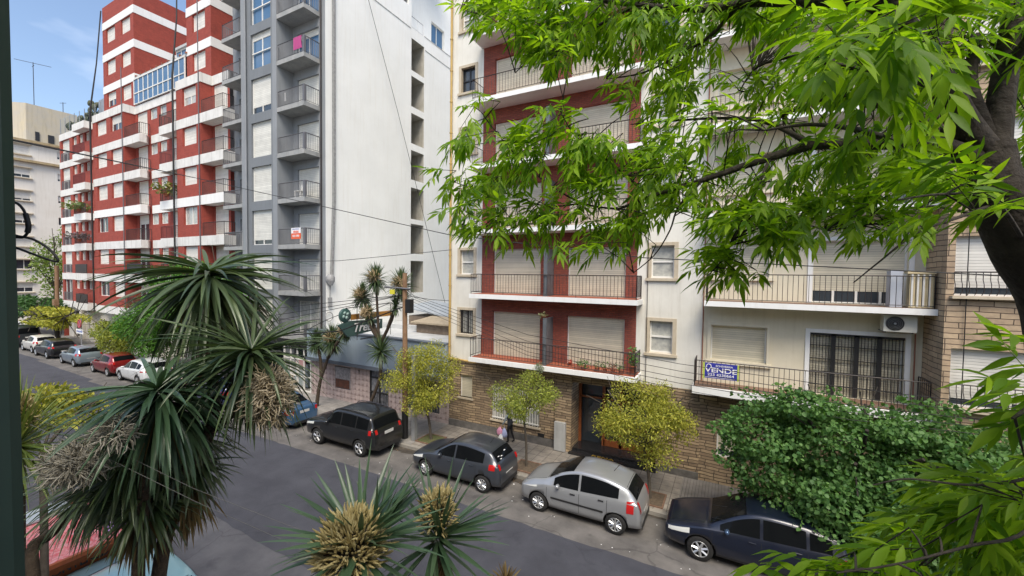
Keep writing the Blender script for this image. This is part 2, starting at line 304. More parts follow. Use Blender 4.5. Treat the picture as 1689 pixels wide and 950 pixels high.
# ---------------------------------------------------------------- building helpers
class PY:      # plane facing -Y at y = Y ; d goes inward (+Y)
    def __init__(s, Y): s.Y = Y
    def p(s, a, z, d): return (a, s.Y+d, z)
    def box(s, mb, a0, a1, z0, z1, d0, d1, m=0): mb.box(a0, a1, s.Y+d0, s.Y+d1, z0, z1, m)
class PX:      # plane facing +X at x = X ; d goes inward (-X)
    def __init__(s, X): s.X = X
    def p(s, a, z, d): return (s.X-d, a, z)
    def box(s, mb, a0, a1, z0, z1, d0, d1, m=0): mb.box(s.X-d0, s.X-d1, a0, a1, z0, z1, m)
def wall(mb, P, a0, a1, z0, z1, holes=(), depth=.18, m=0, mr=None):
    mr = m if mr is None else mr
    holes = [(max(h[0], a0), min(h[1], a1), max(h[2], z0), min(h[3], z1)) for h in holes if h[1] > a0 and h[0] < a1 and h[3] > z0 and h[2] < z1]
    A = sorted(set([a0, a1]+[h[0] for h in holes]+[h[1] for h in holes])); Z = sorted(set([z0, z1]+[h[2] for h in holes]+[h[3] for h in holes]))
    for i in range(len(A)-1):
        for j in range(len(Z)-1):
            ca, cz = (A[i]+A[i+1])/2, (Z[j]+Z[j+1])/2
            if any(h[0] < ca < h[1] and h[2] < cz < h[3] for h in holes): continue
            mb.quad(P.p(A[i], Z[j], 0), P.p(A[i+1], Z[j], 0), P.p(A[i+1], Z[j+1], 0), P.p(A[i], Z[j+1], 0), m)
    for (b0, b1, y0, y1) in holes:
        mb.quad(P.p(b0, y0, 0), P.p(b0, y1, 0), P.p(b0, y1, depth), P.p(b0, y0, depth), mr)
        mb.quad(P.p(b1, y0, 0), P.p(b1, y0, depth), P.p(b1, y1, depth), P.p(b1, y1, 0), mr)
        mb.quad(P.p(b0, y1, 0), P.p(b1, y1, 0), P.p(b1, y1, depth), P.p(b0, y1, depth), mr)
        mb.quad(P.p(b0, y0, 0), P.p(b0, y0, depth), P.p(b1, y0, depth), P.p(b1, y0, 0), mr)
def window(par, P, a0, a1, z0, z1, kind='roller', depth=.18, slat='roller', frame='frame', frac=.75, n=2, glass='glass', name='window', sill=None):
    """frame object with its shutter or panes as children"""
    f = MB(); t = .05; d = depth-.07
    P.box(f, a0, a0+t, z0, z1, d, d+.08); P.box(f, a1-t, a1, z0, z1, d, d+.08); P.box(f, a0+t, a1-t, z1-t, z1, d, d+.08)
    zs = z0 if kind == 'roller' else (z1-(z1-z0)*frac if kind == 'half' else z1)
    if kind != 'roller':
        P.box(f, a0+t, a1-t, z0, z0+t, d, d+.08)
        for i in range(1, n): c = a0+(a1-a0)*i/n; P.box(f, c-.03, c+.03, z0+t, zs-(t if kind == 'glass' else 0), d, d+.08)
        if kind == 'glass' and name == 'sash_window': P.box(f, a0+t, a1-t, (z0+z1)/2-.03, (z0+z1)/2+.03, d-.004, d+.08)
    o = f.build(name, M[frame], par)
    if kind != 'glass':
        s = MB(); P.box(s, a0+t, a1-t, zs, z1-t, d+.02, d+.05); s.build('roller_shutter', M[slat], o)
    if kind != 'roller':
        g = MB(); P.box(g, a0+t, a1-t, z0+t, zs-(.001 if kind == 'half' else t), d+.045, d+.06); g.build('pane', M[glass], o)
    if sill:
        s = MB(); P.box(s, a0-.08, a1+.08, z0-.08, z0, -.07, depth); s.build('sill', M[sill], o)
    return o
def railing(mb, pts, z, h=.95, sp=.12, b=.018, top=.035, low=.08, second=None):
    for i in range(len(pts)-1):
        a, c = Vector((*pts[i], 0)), Vector((*pts[i+1], 0)); L = (c-a).length; n = max(1, round(L/sp))
        mb.bar(a+Vector((0, 0, z+h)), c+Vector((0, 0, z+h)), top)
        if low is not None: mb.bar(a+Vector((0, 0, z+low)), c+Vector((0, 0, z+low)), b*1.3)
        if second: mb.bar(a+Vector((0, 0, z+second)), c+Vector((0, 0, z+second)), b*1.2)
        for k in range(n+1):
            p = a.lerp(c, k/n); r = b*1.8 if k in (0, n) else b
            mb.bar(p+Vector((0, 0, z if k in (0, n) or (k % 12 == 0) else z+(low or 0))), p+Vector((0, 0, z+h)), r)
# ================================================================= SETTING
def struct(name, mb, m): return mb.build(name, m, None, kind='structure')
g = MB(); g.quad((-900, -300, -.02), (700, -300, -.02), (700, 900, -.02), (-900, 900, -.02)); struct('ground', g, pmat('far_ground', (.14, .135, .13), .9, (.2, .19, .18), .05))
KY, WY, NY = 13.32, 16.25, 2.5
g = MB(); g.quad((-300, 8, 0), (150, 8, 0), (150, KY, 0), (-300, KY, 0)); g.quad((-300, NY, 0), (150, NY, 0), (150, 8, 0), (-300, 8, 0), 1); struct('parking_lane', g, [M['lane'], roadmat('old_asphalt_lane', (.072, .073, .084), (.115, .115, .126), .7, .85)])
# the newer asphalt strip with uneven edges
g = MB(); top = []; bot = []
x = -300
while x < 150:
    dx = .35 if x > -80 else 4
    e1 = 11.0+.05*math.sin(x*.35)+.025*rnd.uniform(-1, 1)+(.35 if x < -38 else 0)+(.3 if x < -50 else 0)
    e0 = 6.72+.10*math.sin(x*.3+1)+.03*rnd.uniform(-1, 1)
    top.append((x, e1)); bot.append((x, e0)); x += dx
for i in range(len(top)-1):
    g.quad((bot[i][0], bot[i][1], .005), (bot[i+1][0], bot[i+1][1], .005), (top[i+1][0], top[i+1][1], .005), (top[i][0], top[i][1], .005))
struct('road', g, M['asphalt'])
g = MB(); x = -66
while x < 60:
    d0 = .22+.14*math.sin(x*.9)+.10*rnd.random(); g.quad((x, KY-d0, .009), (x+.5, KY-.22-.14*math.sin((x+.5)*.9), .009), (x+.5, KY, .009), (x, KY, .009)); x += .5
struct('gutter', g, pmat('gutter_dirt', (.030, .026, .022), .95, (.085, .072, .058), 2.2, detail=10, bump=.5))
g = MB(); g.box(-66, 150, KY, KY+.16, -.05, .13); g.box(-66, 150, NY-.16, NY, -.05, .13); struct('kerb', g, M['kerb'])
g = MB()
g.quad((-12, KY+.16, .13), (-1.35, KY+.16, .13), (-1.35, WY, .13), (-12, WY, .13), 0)
g.quad((-66, KY+.16, .13), (-12, KY+.16, .13), (-12, 17.4, .13), (-66, 17.4, .13), 1)
g.quad((-1.35, KY+.16, .13), (150, KY+.16, .13), (150, WY, .13), (-1.35, WY, .13), 2)
g.quad((-300, -2, .13), (150, -2, .13), (150, NY-.16, .13), (-300, NY-.16, .13), 1)
g.quad((-300, 17.4, .12), (-84, 17.4, .12), (-84, 14, .12), (-300, 14, .12), 1)
struct('pavement', g, [M['tiles'], M['slabs'], M['ribbed']])
g = MB(); g.quad((-82, KY, .004), (-66, KY, .004), (-66, 220, .004), (-82, 220, .004)); struct('side_street', g, M['lane'])

# ================================================================= CREAM CORNER BUILDING (across the side street)
b = thing('apartment_building', 'pale cream corner building across the side street with brown cornices and long horizontal windows', 'building', (-84, 17, 0), 'buildings on the far side of the street')
P = PX(-84); FZ = [4.34+3.07*k for k in range(7)]
holes = []
for k, z in enumerate(FZ):
    h1 = z+1.25
    holes += [(15.2, 17.2, z, h1), (17.6, 19.15, z, h1), (21.7, 22.3, z+.1, h1-.1), (24.2, 26, z, h1), (28, 30, z, h1), (32, 34, z, h1)]
m = MB(); wall(m, P, 8, 60, 0, 24.4, holes, .2, 0); m.quad((-84, 8, 0), (-84, 8, 24.4), (-110, 8, 24.4), (-110, 8, 0)); m.quad((-84, 8, 24.4), (-84, 60, 24.4), (-110, 60, 24.4), (-110, 8, 24.4), 1)
m.build('wall', [M['creamfar'], M['rooft']], b)
m = MB()
for z in (21.75, 24.4): P.box(m, 8, 60, z, z+.3, -.5, 0)
m.build('cornice', pmat('brown_cornice', (.33, .25, .13), .85, (.42, .33, .20), 2, streak=.3), b)
for k, z in enumerate(FZ):
    for (a0, a1) in ((15.1, 19.3), (24.1, 26.1)):
        for dz in (1.28, -.16): m = MB(); P.box(m, a0, a1, z+dz, z+dz+.12, -.25, 0); m.build('window_ledge', M['beige'], b)
for k, z in enumerate(FZ):
    for (a0, a1) in ((15.2, 17.2), (17.6, 19.15), (21.7, 22.3), (24.2, 26)):
        window(b, P, a0, a1, z if a0 != 21.7 else z+.1, z+1.25 if a0 != 21.7 else z+1.15, rnd.choice(['half', 'half', 'roller', 'glass']), .2, 'rollerw', n=2, frac=rnd.choice([.55, .7, .8]))
m = MB(); P2 = PX(-84.6)
m.prism([(-84.6, 19), (-84.6, 24), (-96, 24), (-96, 17.5), (-86.5, 17.5)], 24.41, 29.8)
m.box(-92, -88, 14.5, 18.6, 24.41, 27.6)
m.build('rooftop_tower', pmat('peeling_yellow_render', (.50, .44, .32), .9, (.44, .41, .35), .9, detail=9, streak=.25), b)
m = MB(); m.box(-84.55, -84.5, 21, 21.6, 25, 26.1); m.box(-84.55, -84.5, 19.8, 20.2, 25, 26.2); m.build('rooftop_window', M['dframe'], b)
def antenna(name, label, x, y, z, h, arms, grp=None):
    t = MB(); t.tube([(x, y, z), (x, y, z+h)], .04, 5)
    for (dz, L, ang) in arms:
        dx, dy = math.cos(ang)*L/2, math.sin(ang)*L/2; t.tube([(x-dx, y-dy, z+h-dz), (x+dx, y+dy, z+h-dz)], .03, 4)
    o = t.build(name, M['iron'], None, origin=(x, y, z)); tag(o, label, 'antenna', grp)
antenna('television_antenna', 'tall thin mast antenna with a slanting crossbar on the yellowish rooftop tower', -85.5, 20, 29.8, 6.0, [(.1, 3.4, 1.2), (.5, .8, 0)])
antenna('television_antenna', 'short stub antenna near the right end of the yellowish rooftop tower', -85.5, 22.8, 29.8, 1.6, [(.1, .9, .5)])

# ================================================================= RED BUILDING
b = thing('apartment_building', 'red painted brick apartment block with white horizontal bands and stepped corner towers', 'building', (-48, 16.25, 0), 'buildings on the far side of the street')
F = [4.1+2.97*k for k in range(10)]
PA, PB, PR = PY(16.9), PY(16.25), PY(17.05)
m = MB(); bands = MB()
hA, hB, hC, hR = [], [], [], []
for k in range(6):
    f = F[k]
    hA += [(-64.15, -61.85, f+.02, f+2.27), (-61.1, -59.9, f+1.35, f+2.26), (-59.4, -58.25, f+1.35, f+2.26), (-57.8, -56.7, f+1.35, f+2.26)]
    hB += [(-52.9, -50.65, f+.91, f+2.26), (-49.75, -47.5, f+.91, f+2.26)]; hC += [(-37.1, -35.1, f+.91, f+2.26)]
    hR += [(-46.7, -44.8, f+.02, f+2.26), (-44.3, -43.05, f+1.35, f+2.26), (-42.6, -41.45, f+1.35, f+2.26), (-40.55, -39.2, f+.02, f+2.26), (-34.35, -32.5, f+.02, f+2.26)]
zt = F[6]
wall(m, PA, -64.6, -53.7, F[0]-.68, zt, hA, .22); wall(m, PB, -53.7, -47.1, F[0]-.68, zt, hB, .22); wall(m, PB, -38.0, -34.5, F[0]-.68, zt, hC, .22)
wall(m, PR, -47.1, -38.0, F[0]-.68, zt, hR, .15); wall(m, PR, -34.5, -32.2, F[0]-.68, zt, hR, .15)
for X in (-47.1, -34.5): m.quad((X, 16.25, F[0]-.68), (X, 17.05, F[0]-.68), (X, 17.05, zt), (X, 16.25, zt))
for X in (-38.0, -53.7): m.quad((X, 16.25, F[0]-.68), (X, 16.25, zt), (X, 17.05, zt), (X, 17.05, F[0]-.68))
m.quad((-64.6, 16.9, 0), (-64.6, 16.9, zt), (-64.6, 40, zt), (-64.6, 40, 0))
# towers
hT = []
for k in (6, 7, 8): hT += [(-52.8, -50.85, F[k]+.91, F[k]+2.26), (-49.6, -47.75, F[k]+.91, F[k]+2.26)]
wall(m, PR, -53.55, -47.1, zt, 32.3, hT, .2); PT = PX(-47.1); wall(m, PT, 17.05, 24, zt, 32.3)
m.quad((-53.55, 17.05, zt), (-53.55, 17.05, 32.3), (-53.55, 24, 32.3), (-53.55, 24, zt)); m.quad((-53.55, 17.05, 32.3), (-47.1, 17.05, 32.3), (-47.1, 24, 32.3), (-53.55, 24, 32.3), 1)
hT2 = [(-37.25, -35.4, F[k]+.91, F[k]+2.26) for k in (6, 7, 8)]
wall(m, PR, -38.1, -34.6, zt, 33, hT2, .2); wall(m, PX(-34.6), 17.05, 24, zt, 33); m.quad((-38.1, 17.05, zt), (-38.1, 17.05, 33), (-38.1, 24, 33), (-38.1, 24, zt))
m.quad((-38.1, 17.05, 33), (-34.6, 17.05, 33), (-34.6, 24, 33), (-38.1, 24, 33), 1)
m.quad((-64.6, 16.9, zt), (-53.7, 16.9, zt), (-53.7, 40, zt), (-64.6, 40, zt), 1); [m.quad((xa, ya, zt), (xb, ya, zt), (xb, 40, zt), (xa, 40, zt), 1) for xa, xb, ya in ((-53.7, -47.1, 16.25), (-47.1, -38.0, 17.05), (-38.0, -34.5, 16.25), (-34.5, -32.2, 17.05))]
m.build('wall', [M['red'], M['rooft']], b)
for k in range(7):
    f = F[k]; z0, z1 = f-.68, f
    m = MB(); e = .03
    PA.box(m, -64.63, -58.75, z0, z1, -e, 0); m.box(-58.75, -55.8, 16.25, 16.9, z0, z1); PA.box(m, -55.8, -53.75, z0, z1, -e, 0)
    m.box(-53.73, -47.07, 16.22, 16.25, z0, z1)
    if k < 6:
        m.prism([(-47.07, 16.22), (-44.1, 16.22), (-44.1, 16.7), (-44.5, 17.02), (-47.07, 17.02)], z0, z1); m.box(-44.1, -40.8, 17.02, 17.05, z0, z1); m.box(-40.8, -38.03, 16.25, 17.05, z0, z1)
        m.box(-34.47, -31.55, 16.22, 17.05, z0, z1)
    else:
        m.box(-47.07, -47.04, 16.22, 17.05, z0, z1); m.box(-47.04, -38.03, 17.0, 17.05, z0, z1); m.box(-34.47, -34.44, 16.22, 17.05, z0, z1); m.box(-34.44, -32.2, 17.0, 17.05, z0, z1)
    m.box(-38.03, -34.47, 16.22, 16.25, z0, z1)
    m.build('white_band', M['bandclean' if k in (3,) else 'band'], b)
for k in (7, 8, 9):
    m = MB(); z0, z1 = F[k]-.68, F[k]
    PR.box(m, -53.58, -47.07, z0, z1, -.03, 0); m.box(-47.1, -47.07, 17.05, 24, z0, z1); m.build('white_band', M['bandclean'], b)
    m = MB(); PR.box(m, -38.13, -34.57, z0, z1, -.03, 0); m.box(-34.6, -34.57, 17.05, 24, z0, z1); m.build('white_band', M['bandclean'], b)
def wk(): return rnd.choice(['roller', 'roller', 'roller', 'half', 'half', 'glass'])
for k in range(6):
    for (a0, a1, z0, z1) in hA[4*k:4*k+4]:
        if a0 < -64: window(b, PA, a0, a1, z0, z1, 'half' if k else 'glass', .22, 'rollerl', frac=.62, n=2)
        else: window(b, PA, a0, a1, z0, z1, 'glass', .22, n=1, glass='curtain', name='small_window')
    for (a0, a1, z0, z1) in hB[2*k:2*k+2]: window(b, PB, a0, a1, z0, z1, 'half' if (k == 5 and a0 > -50) else ('glass' if (k in (0, 2) and a0 < -51) else 'roller'), .22, 'rollerw', frac=.5)
    a0, a1, z0, z1 = hC[k]; window(b, PB, a0, a1, z0, z1, {2: 'glass', 5: 'half'}.get(k, 'roller'), .22, 'rollerw', glass='curtain', frac=.5)
    for j, (a0, a1, z0, z1) in enumerate(hR[5*k:5*k+5]):
        if a1-a0 < 1.3 and z0 > F[k]+.5: window(b, PR, a0, a1, z0, z1, 'glass', .15, n=1, glass='curtain', name='small_window')
        else: window(b, PR, a0, a1, z0, z1, 'half' if (j == 0 and k < 3) else 'roller', .15, 'rollerw', name='balcony_door', frac=.35)
    # balcony railings
    m = MB(); railing(m, [(-47.0, 16.28), (-44.15, 16.28), (-44.15, 16.95)], F[k], .95, .13); bb = m.build('balcony_railing', M['iron'], b)
    m = MB(); railing(m, [(-34.4, 16.28), (-31.6, 16.28), (-31.6, 17.0)], F[k], .95, .13); m.build('balcony_railing', M['iron'], b)
    m = MB(); railing(m, [(-40.75, 17.0), (-40.75, 16.28), (-38.05, 16.28)], F[k], .95, .12)
    if k == 0: m.box(-40.7, -38.1, 16.24, 16.26, F[k]+.05, F[k]+.9)
    m.build('balcony_railing', M['railred' if k in (4, 2) else 'iron'], b)
    m = MB(); railing(m, [(-58.7, 16.85), (-58.7, 16.28), (-55.85, 16.28)], F[k], .9, .12)
    if k in (0, 1): m.box(-58.65, -55.9, 16.26, 16.29, F[k]+.03, F[k]+.88)
    m.build('balcony_railing', M['railred' if k > 3 else 'iron'], b)
    m = MB(); railing(m, [(-64.1, 16.88), (-61.9, 16.88)], F[k], .9, .14); m.build('door_guard', M['rail'], b)
m = MB(); m.box(-47.0, -44.2, 16.26, 16.3, F[1]+.05, F[1]+.92); m.build('balcony_screen', M['black'], b)
for (a0, a1, z0, z1) in hT: window(b, PR, a0, a1, z0, z1, 'half' if z0 < 24 and a0 < -52 else 'roller', .2, 'rollerw', frac=.5)
for (a0, a1, z0, z1) in hT2: window(b, PR, a0, a1, z0, z1, 'roller', .2, 'rollerw')
# glazed terraces
def glazed(X0, X1, Y, z0, z1, n, zmid=None):
    m = MB(); P = PY(Y)
    for i in range(n+1): x = X0+(X1-X0)*i/n; P.box(m, x-.04, x+.04, z0, z1, -.04, .04)
    P.box(m, X0, X1, z1, z1+.1, -.06, .06); P.box(m, X0, X1, z0, z0+.06, -.06, .06)
    if zmid: P.box(m, X0, X1, zmid-.04, zmid+.04, -.05, .05)
    o = m.build('glazed_enclosure', M['frame'], b); q = MB(); P.box(q, X0, X1, z0+.06, z1, -.005, .005); q.build('pane', M['glassb'], o)
glazed(-46.9, -38.2, 16.95, 22.0, 24.15, 10, 22.95)
glazed(-42.3, -38.2, 18.2, 24.45, 26.0, 5)
m = MB(); m.box(-46.9, -38.1, 16.95, 24, 24.25, 24.4); m.box(-42.3, -38.1, 18.0, 24, 26.1, 26.3); m.build('terrace_roof', M['rooft'], b)
m = MB()
for i in range(10): x = -46.6+i*.95; m.box(x, x+.12, 16.9, 18.1, 24.4, 24.52)
m.build('terrace_beam', M['wood'], b)
# roof terrace of the low wing: glass guard
m = MB()
for i in range(9): x = -64.4+i*1.3; m.tube([(x, 16.95, zt), (x, 16.95, zt+1.7)], .03, 4)
o = m.build('terrace_guard', M['metal'], b); q = MB(); q.box(-64.4, -54, 16.94, 16.95, zt+.05, zt+1.65)
gm = pmat('clear_guard_glass', (.93, .97, 1.0), .0); gm.node_tree.nodes['Principled BSDF'].inputs['Transmission Weight'].default_value = 1; gm.node_tree.nodes['Principled BSDF'].inputs['IOR'].default_value = 1.02
q.build('glass_guard', gm, o)
m = MB(); m.box(-55.6, -53.6, 17.3, 22, zt, zt+2.2); m.build('terrace_room', M['metal'], b)
# ground floor
m = MB(); hg = [(-63.2, -60.7, .13, 3.0), (-59.2, -58.3, .9, 2.8), (-56.4, -54.6, .2, 2.4), (-52, -49, .2, 2.9), (-46, -43, .2, 2.9), (-41, -39.5, .2, 2.7)]
wall(m, PY(17.3), -64.6, -32.2, 0, F[0]-.68, hg, .3); m.quad((-64.6, 16.9, F[0]-.68), (-32.2, 16.9, F[0]-.68), (-32.2, 17.4, F[0]-.68), (-64.6, 17.4, F[0]-.68)); m.quad((-53.7, 16.25, F[0]-.68), (-32.2, 16.25, F[0]-.68), (-32.2, 17.4, F[0]-.68), (-53.7, 17.4, F[0]-.68))
for x in (-60.4, -57.6): m.box(x, x+.5, 16.95, 17.3, 0, F[0]-.68)
m.build('ground_floor_wall', M['creamfar'], b)
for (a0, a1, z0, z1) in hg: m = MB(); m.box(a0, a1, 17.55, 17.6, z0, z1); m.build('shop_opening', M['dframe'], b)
for (X, Yy, zt_) in ((-53.72, 16.1, 30), (-38.05, 16.05, 36)):
    m = MB(); m.tube([(X+.2 if X < -50 else X-.9, 16.95, zt_+2), (X+.1 if X < -50 else X-.5, 16.6, 27), (X, Yy, 22.3), (X, Yy, 13), (X+.02, Yy, 3.5)], [.05, .05, .07, .07, .06], 6); m.build('hanging_cable', M['cable'], b)
m = MB(); m.tube([(-47.15, 16.15, 25), (-47.15, 16.15, 4)], .035, 5); m.build('downpipe', M['rail'], b)
m = MB(); m.tube([(-34.55, 16.15, 33), (-34.55, 16.15, 4)], .035, 5); m.build('downpipe', M['rail'], b)

# ================================================================= GREY / WHITE TOWER
b = thing('apartment_building', 'grey fronted apartment tower with a huge blank white side wall and stacked corner balconies', 'building', (-26, 16.25, 0), 'buildings on the far side of the street')
G = [3.42+2.86*k for k in range(10)]       # slab tops
G = [3.55, 6.28, 9.18, 12.04, 14.90, 17.74, 20.62, 23.47, 26.33, 29.2]
PF, PRc = PY(16.25), PY(17.3); ZT = 34
m = MB(); hw = []; hd = []; hl = []
for k in range(9):
    z = G[k]
    hw.append((-28.22, -26.08, z+.05, z+2.3)); hd.append((-25.0, -22.9, z, z+2.05)); hl.append((-31.5, -30.2, z, z+2.05))
wall(m, PF, -29.2, -25.42, G[0]-.3, ZT, hw, .2, 0); wall(m, PRc, -25.42, -22.3, G[0]-.3, ZT, hd, .2, 1); wall(m, PRc, -32.2, -29.2, G[0]-.3, ZT, hl, .2, 1)
m.quad((-25.42, 16.25, G[0]-.3), (-25.42, 17.3, G[0]-.3), (-25.42, 17.3, ZT), (-25.42, 16.25, ZT), 1); m.quad((-29.2, 16.25, G[0]-.3), (-29.2, 16.25, ZT), (-29.2, 17.3, ZT), (-29.2, 17.3, G[0]-.3), 1)
m.quad((-32.2, 17.3, 0), (-32.2, 17.3, ZT), (-32.2, 30, ZT), (-32.2, 30, 0), 1)
m.quad((-32.2, 17.3, ZT), (-22.3, 17.3, ZT), (-22.3, 30, ZT), (-32.2, 30, ZT), 1)
m.build('front_wall', [M['grey'], M['greyl']], b)
m = MB(); m.box(-29.2, -28.75, 16.17, 16.25, G[0]-.3, ZT); m.box(-25.85, -25.42, 16.2, 16.25, G[0]-.3, ZT); m.build('pilaster', M['greyl'], b)
# white side wall at x = -22.3, with the light-well openings
PW = PX(-22.3); hs = []
tops = [(22.82, 25.5), (19.95-.02, 22.5), (17.15, 20.2)]
zz = [(5.95, 8.47), (9.04, 11.37), (11.75, 14.2), (14.82, 17.1), (17.63, 19.95), (20.47, 22.8), (23.24, 25.67)]
hs = [(25.0, 26.5, a, c) for a, c in zz]
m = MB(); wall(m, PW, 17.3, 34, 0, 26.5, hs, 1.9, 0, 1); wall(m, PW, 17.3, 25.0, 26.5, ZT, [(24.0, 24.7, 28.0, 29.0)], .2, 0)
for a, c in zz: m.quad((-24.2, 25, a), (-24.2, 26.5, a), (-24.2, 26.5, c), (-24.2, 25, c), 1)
m.quad((-22.3, 26.5, 26.5), (-22.3, 34, 26.5), (-24.2, 34, 26.5), (-24.2, 26.5, 26.5)); 
wall(m, PX(-24.2), 25.0, 40, 26.5, 40, [(29.7, 31.6, 28.2, 30.0)], .25, 0); m.quad((-22.3, 25, 26.5), (-22.3, 25, ZT), (-24.2, 25, ZT), (-24.2, 25, 26.5))
m.quad((-22.3, 34, 0), (-22.3, 34, 26.5), (-32.2, 34, 26.5), (-32.2, 34, 0))
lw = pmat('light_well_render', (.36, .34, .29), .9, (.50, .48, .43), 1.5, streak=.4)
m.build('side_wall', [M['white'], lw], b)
window(b, PX(-24.2), 29.7, 31.6, 28.2, 30.0, 'glass', .25, n=2, glass='glassb', name='window')
for i, (a, c) in enumerate(zz):
    q = MB(); q.box(-24.18, -24.15, 25.15, 25.75, a+1.0, a+1.7); q.build('ventilation_window', M['dframe'], b)
m = MB()
for z in (26.35, ): m.box(-22.3, -22.27, 21, 24.9, z, z+.05); m.box(-22.3, -22.27, 26.6, 30.2, z-.9, z-.85)
m.box(-22.35, -22.28, 26.5, 30.4, 26.5, 26.56)
m.build('parapet_edge', pmat('grime_line', (.30, .29, .27), .9, (.6, .6, .58), 6), b)
m = MB(); railing(m, [(-22.4, 25.05), (-22.4, 26.45)], 26.5, .9, .7, .03, .04); m.build('roof_railing', M['metal'], b)
for k in range(9):
    z = G[k]
    a0, a1, z0, z1 = hw[k]
    if k <= 4: window(b, PF, a0, a1, z0, z1, 'half' if k in (2,) else 'roller', .2, 'rollerl', frac=.86, n=2)
    elif k == 5: window(b, PF, a0, a1, z0, z1, 'half', .2, 'rollerl', frac=.8, n=2)
    else: window(b, PF, a0, a1, z0, z1, 'half', .2, 'rollerl', frac=.17, n=2, glass='glassb', name='sash_window')
    if k >= 5 and k != 5:
        q = MB(); q.box(a0+.05, a1-.05, 16.32, 16.38, z0+1.0, z0+1.06); q.build('transom', M['frame'], b)
    a0, a1, z0, z1 = hd[k]; window(b, PRc, a0, a1, z0, z1, 'half' if k >= 6 else ('glass' if k == 0 else 'roller'), .2, 'rollerl', frac=.18, n=2, glass='glassb' if k else 'curtain', name='balcony_door')
    a0, a1, z0, z1 = hl[k]; window(b, PRc, a0, a1, z0, z1, 'half' if k >= 6 else 'roller', .2, 'rollerl', frac=.4, n=2, name='balcony_door')
    sl = MB(); sl.prism([(-25.42, 16.22), (-22.8, 16.22), (-22.8, 17.298), (-25.42, 17.298)], z-.27, z); so = sl.build('balcony', M['concrete'], b)
    r = MB(); railing(r, [(-25.38, 16.27), (-22.84, 16.27), (-22.84, 17.28)], z, .98, .13, .02, .045); r.box(-22.95, -22.78, 16.22, 16.34, z, z+.98); r.build('railing', M['rail'], so)
    sl = MB(); sl.prism([(-31.6, 16.22), (-29.2, 16.22), (-29.2, 17.298), (-31.6, 17.298)], z-.24, z); so = sl.build('balcony', M['concrete'], b)
    r = MB(); railing(r, [(-31.56, 17.28), (-31.56, 16.27), (-29.22, 16.27)], z, .98, .13, .02, .045); r.build('railing', M['rail'], so)
m = MB(); m.tube([(-22.62, 17.22, 3), (-22.62, 17.22, ZT)], .05, 6); m.build('downpipe', M['iron'], b); m = MB(); m.tube([(-28.66, 16.15, 3), (-28.66, 16.15, ZT)], .05, 6); m.build('downpipe', M['greyl'], b)
# shop front below
m = MB(); wall(m, PY(16.9), -32.2, -22.3, 0, G[0]-.3, [(-24.9, -22.45, .13, 2.75), (-31, -26, .13, 2.7)], .3, 0); m.quad((-32.2, 16.25, G[0]-.3), (-22.3, 16.25, G[0]-.3), (-22.3, 17.3, G[0]-.3), (-32.2, 17.3, G[0]-.3))
m.build('shop_wall', M['greyl'], b)
m = MB(); m.box(-24.95, -22.4, 16.3, 16.35, .13, .2)
for x in np.linspace(-24.95, -22.4, 5): m.box(x-.035, x+.035, 16.28, 16.35, .13, 2.85)
for z in (2.05, 2.8, 1.0): m.box(-24.95, -22.4, 16.28, 16.34, z, z+.06)
for x in np.linspace(-24.9, -23.1, 16): m.box(x-.01, x+.01, 16.31, 16.33, .15, 2.05)
m.build('shop_grille', M['frame'], b)
m = MB(); m.box(-24.9, -22.45, 17.15, 17.2, .13, 2.75); m.build('shop_window', M['glass'], b)
m = MB(); m.box(-24.6, -23.7, 16.75, 17.1, .3, 1.2, 0); m.box(-24.4, -23.6, 16.7, 16.8, 1.5, 1.9, 1); m.box(-22.9, -22.6, 16.7, 17.0, .13, .5, 2); m.ball((-22.75, 16.8, .75), .2, n=6, m=2); m.box(-24.0, -23.4, 16.8, 17.05, .2, 1.6, 3)
m.build('shop_display', [pmat('teal_stock', (.05, .25, .28), .5, (.3, .35, .4), 12), pmat('pink_stock', (.5, .06, .10), .5), pmat('green_stock', (.1, .25, .04), .6, (.4, .4, .05), 9), pmat('mixed_stock', (.25, .3, .35), .6, (.08, .1, .12), 15)], b)

def text(body, name, mat_, parent, loc, rot, size, ext=.01, align='CENTER', bold=0, shear=0, xs=1.0):
    cu = bpy.data.curves.new(name, 'FONT'); cu.body = body; cu.size = size; cu.extrude = ext; cu.align_x = align; cu.align_y = 'CENTER'; cu.offset = bold; cu.shear = shear
    t = bpy.data.objects.new('tmp', cu); col.objects.link(t)
    dg = bpy.context.evaluated_depsgraph_get(); me = bpy.data.meshes.new_from_object(t.evaluated_get(dg)); bpy.data.objects.remove(t)
    me.materials.clear(); me.materials.append(mat_); me.name = name
    o = bpy.data.objects.new(name, me); col.objects.link(o)
    og = ORG.get(parent.name, Vector((0, 0, 0))) if parent is not None else Vector((0, 0, 0))
    mat_w = Matrix.Translation(Vector(loc)-og) @ rot.to_4x4() @ Matrix.Diagonal((xs, 1, 1, 1))
    me.transform(mat_w)
    if parent is not None: o.parent = parent
    return o
RY = Matrix.Rotation(R_(90), 3, 'X')                                  # readable from -Y
RX = Matrix.Rotation(R_(90), 3, 'Z') @ Matrix.Rotation(R_(90), 3, 'X')  # readable from +X
s = thing('shop_sign', 'black letters over the pet shop grille under the lowest grey balcony', 'sign', (-23.6, 16.2, 3))
text('PetCenter', 'lettering', M['black'], s, (-23.6, 16.2, 2.98), RY, .5, .03, bold=.012)

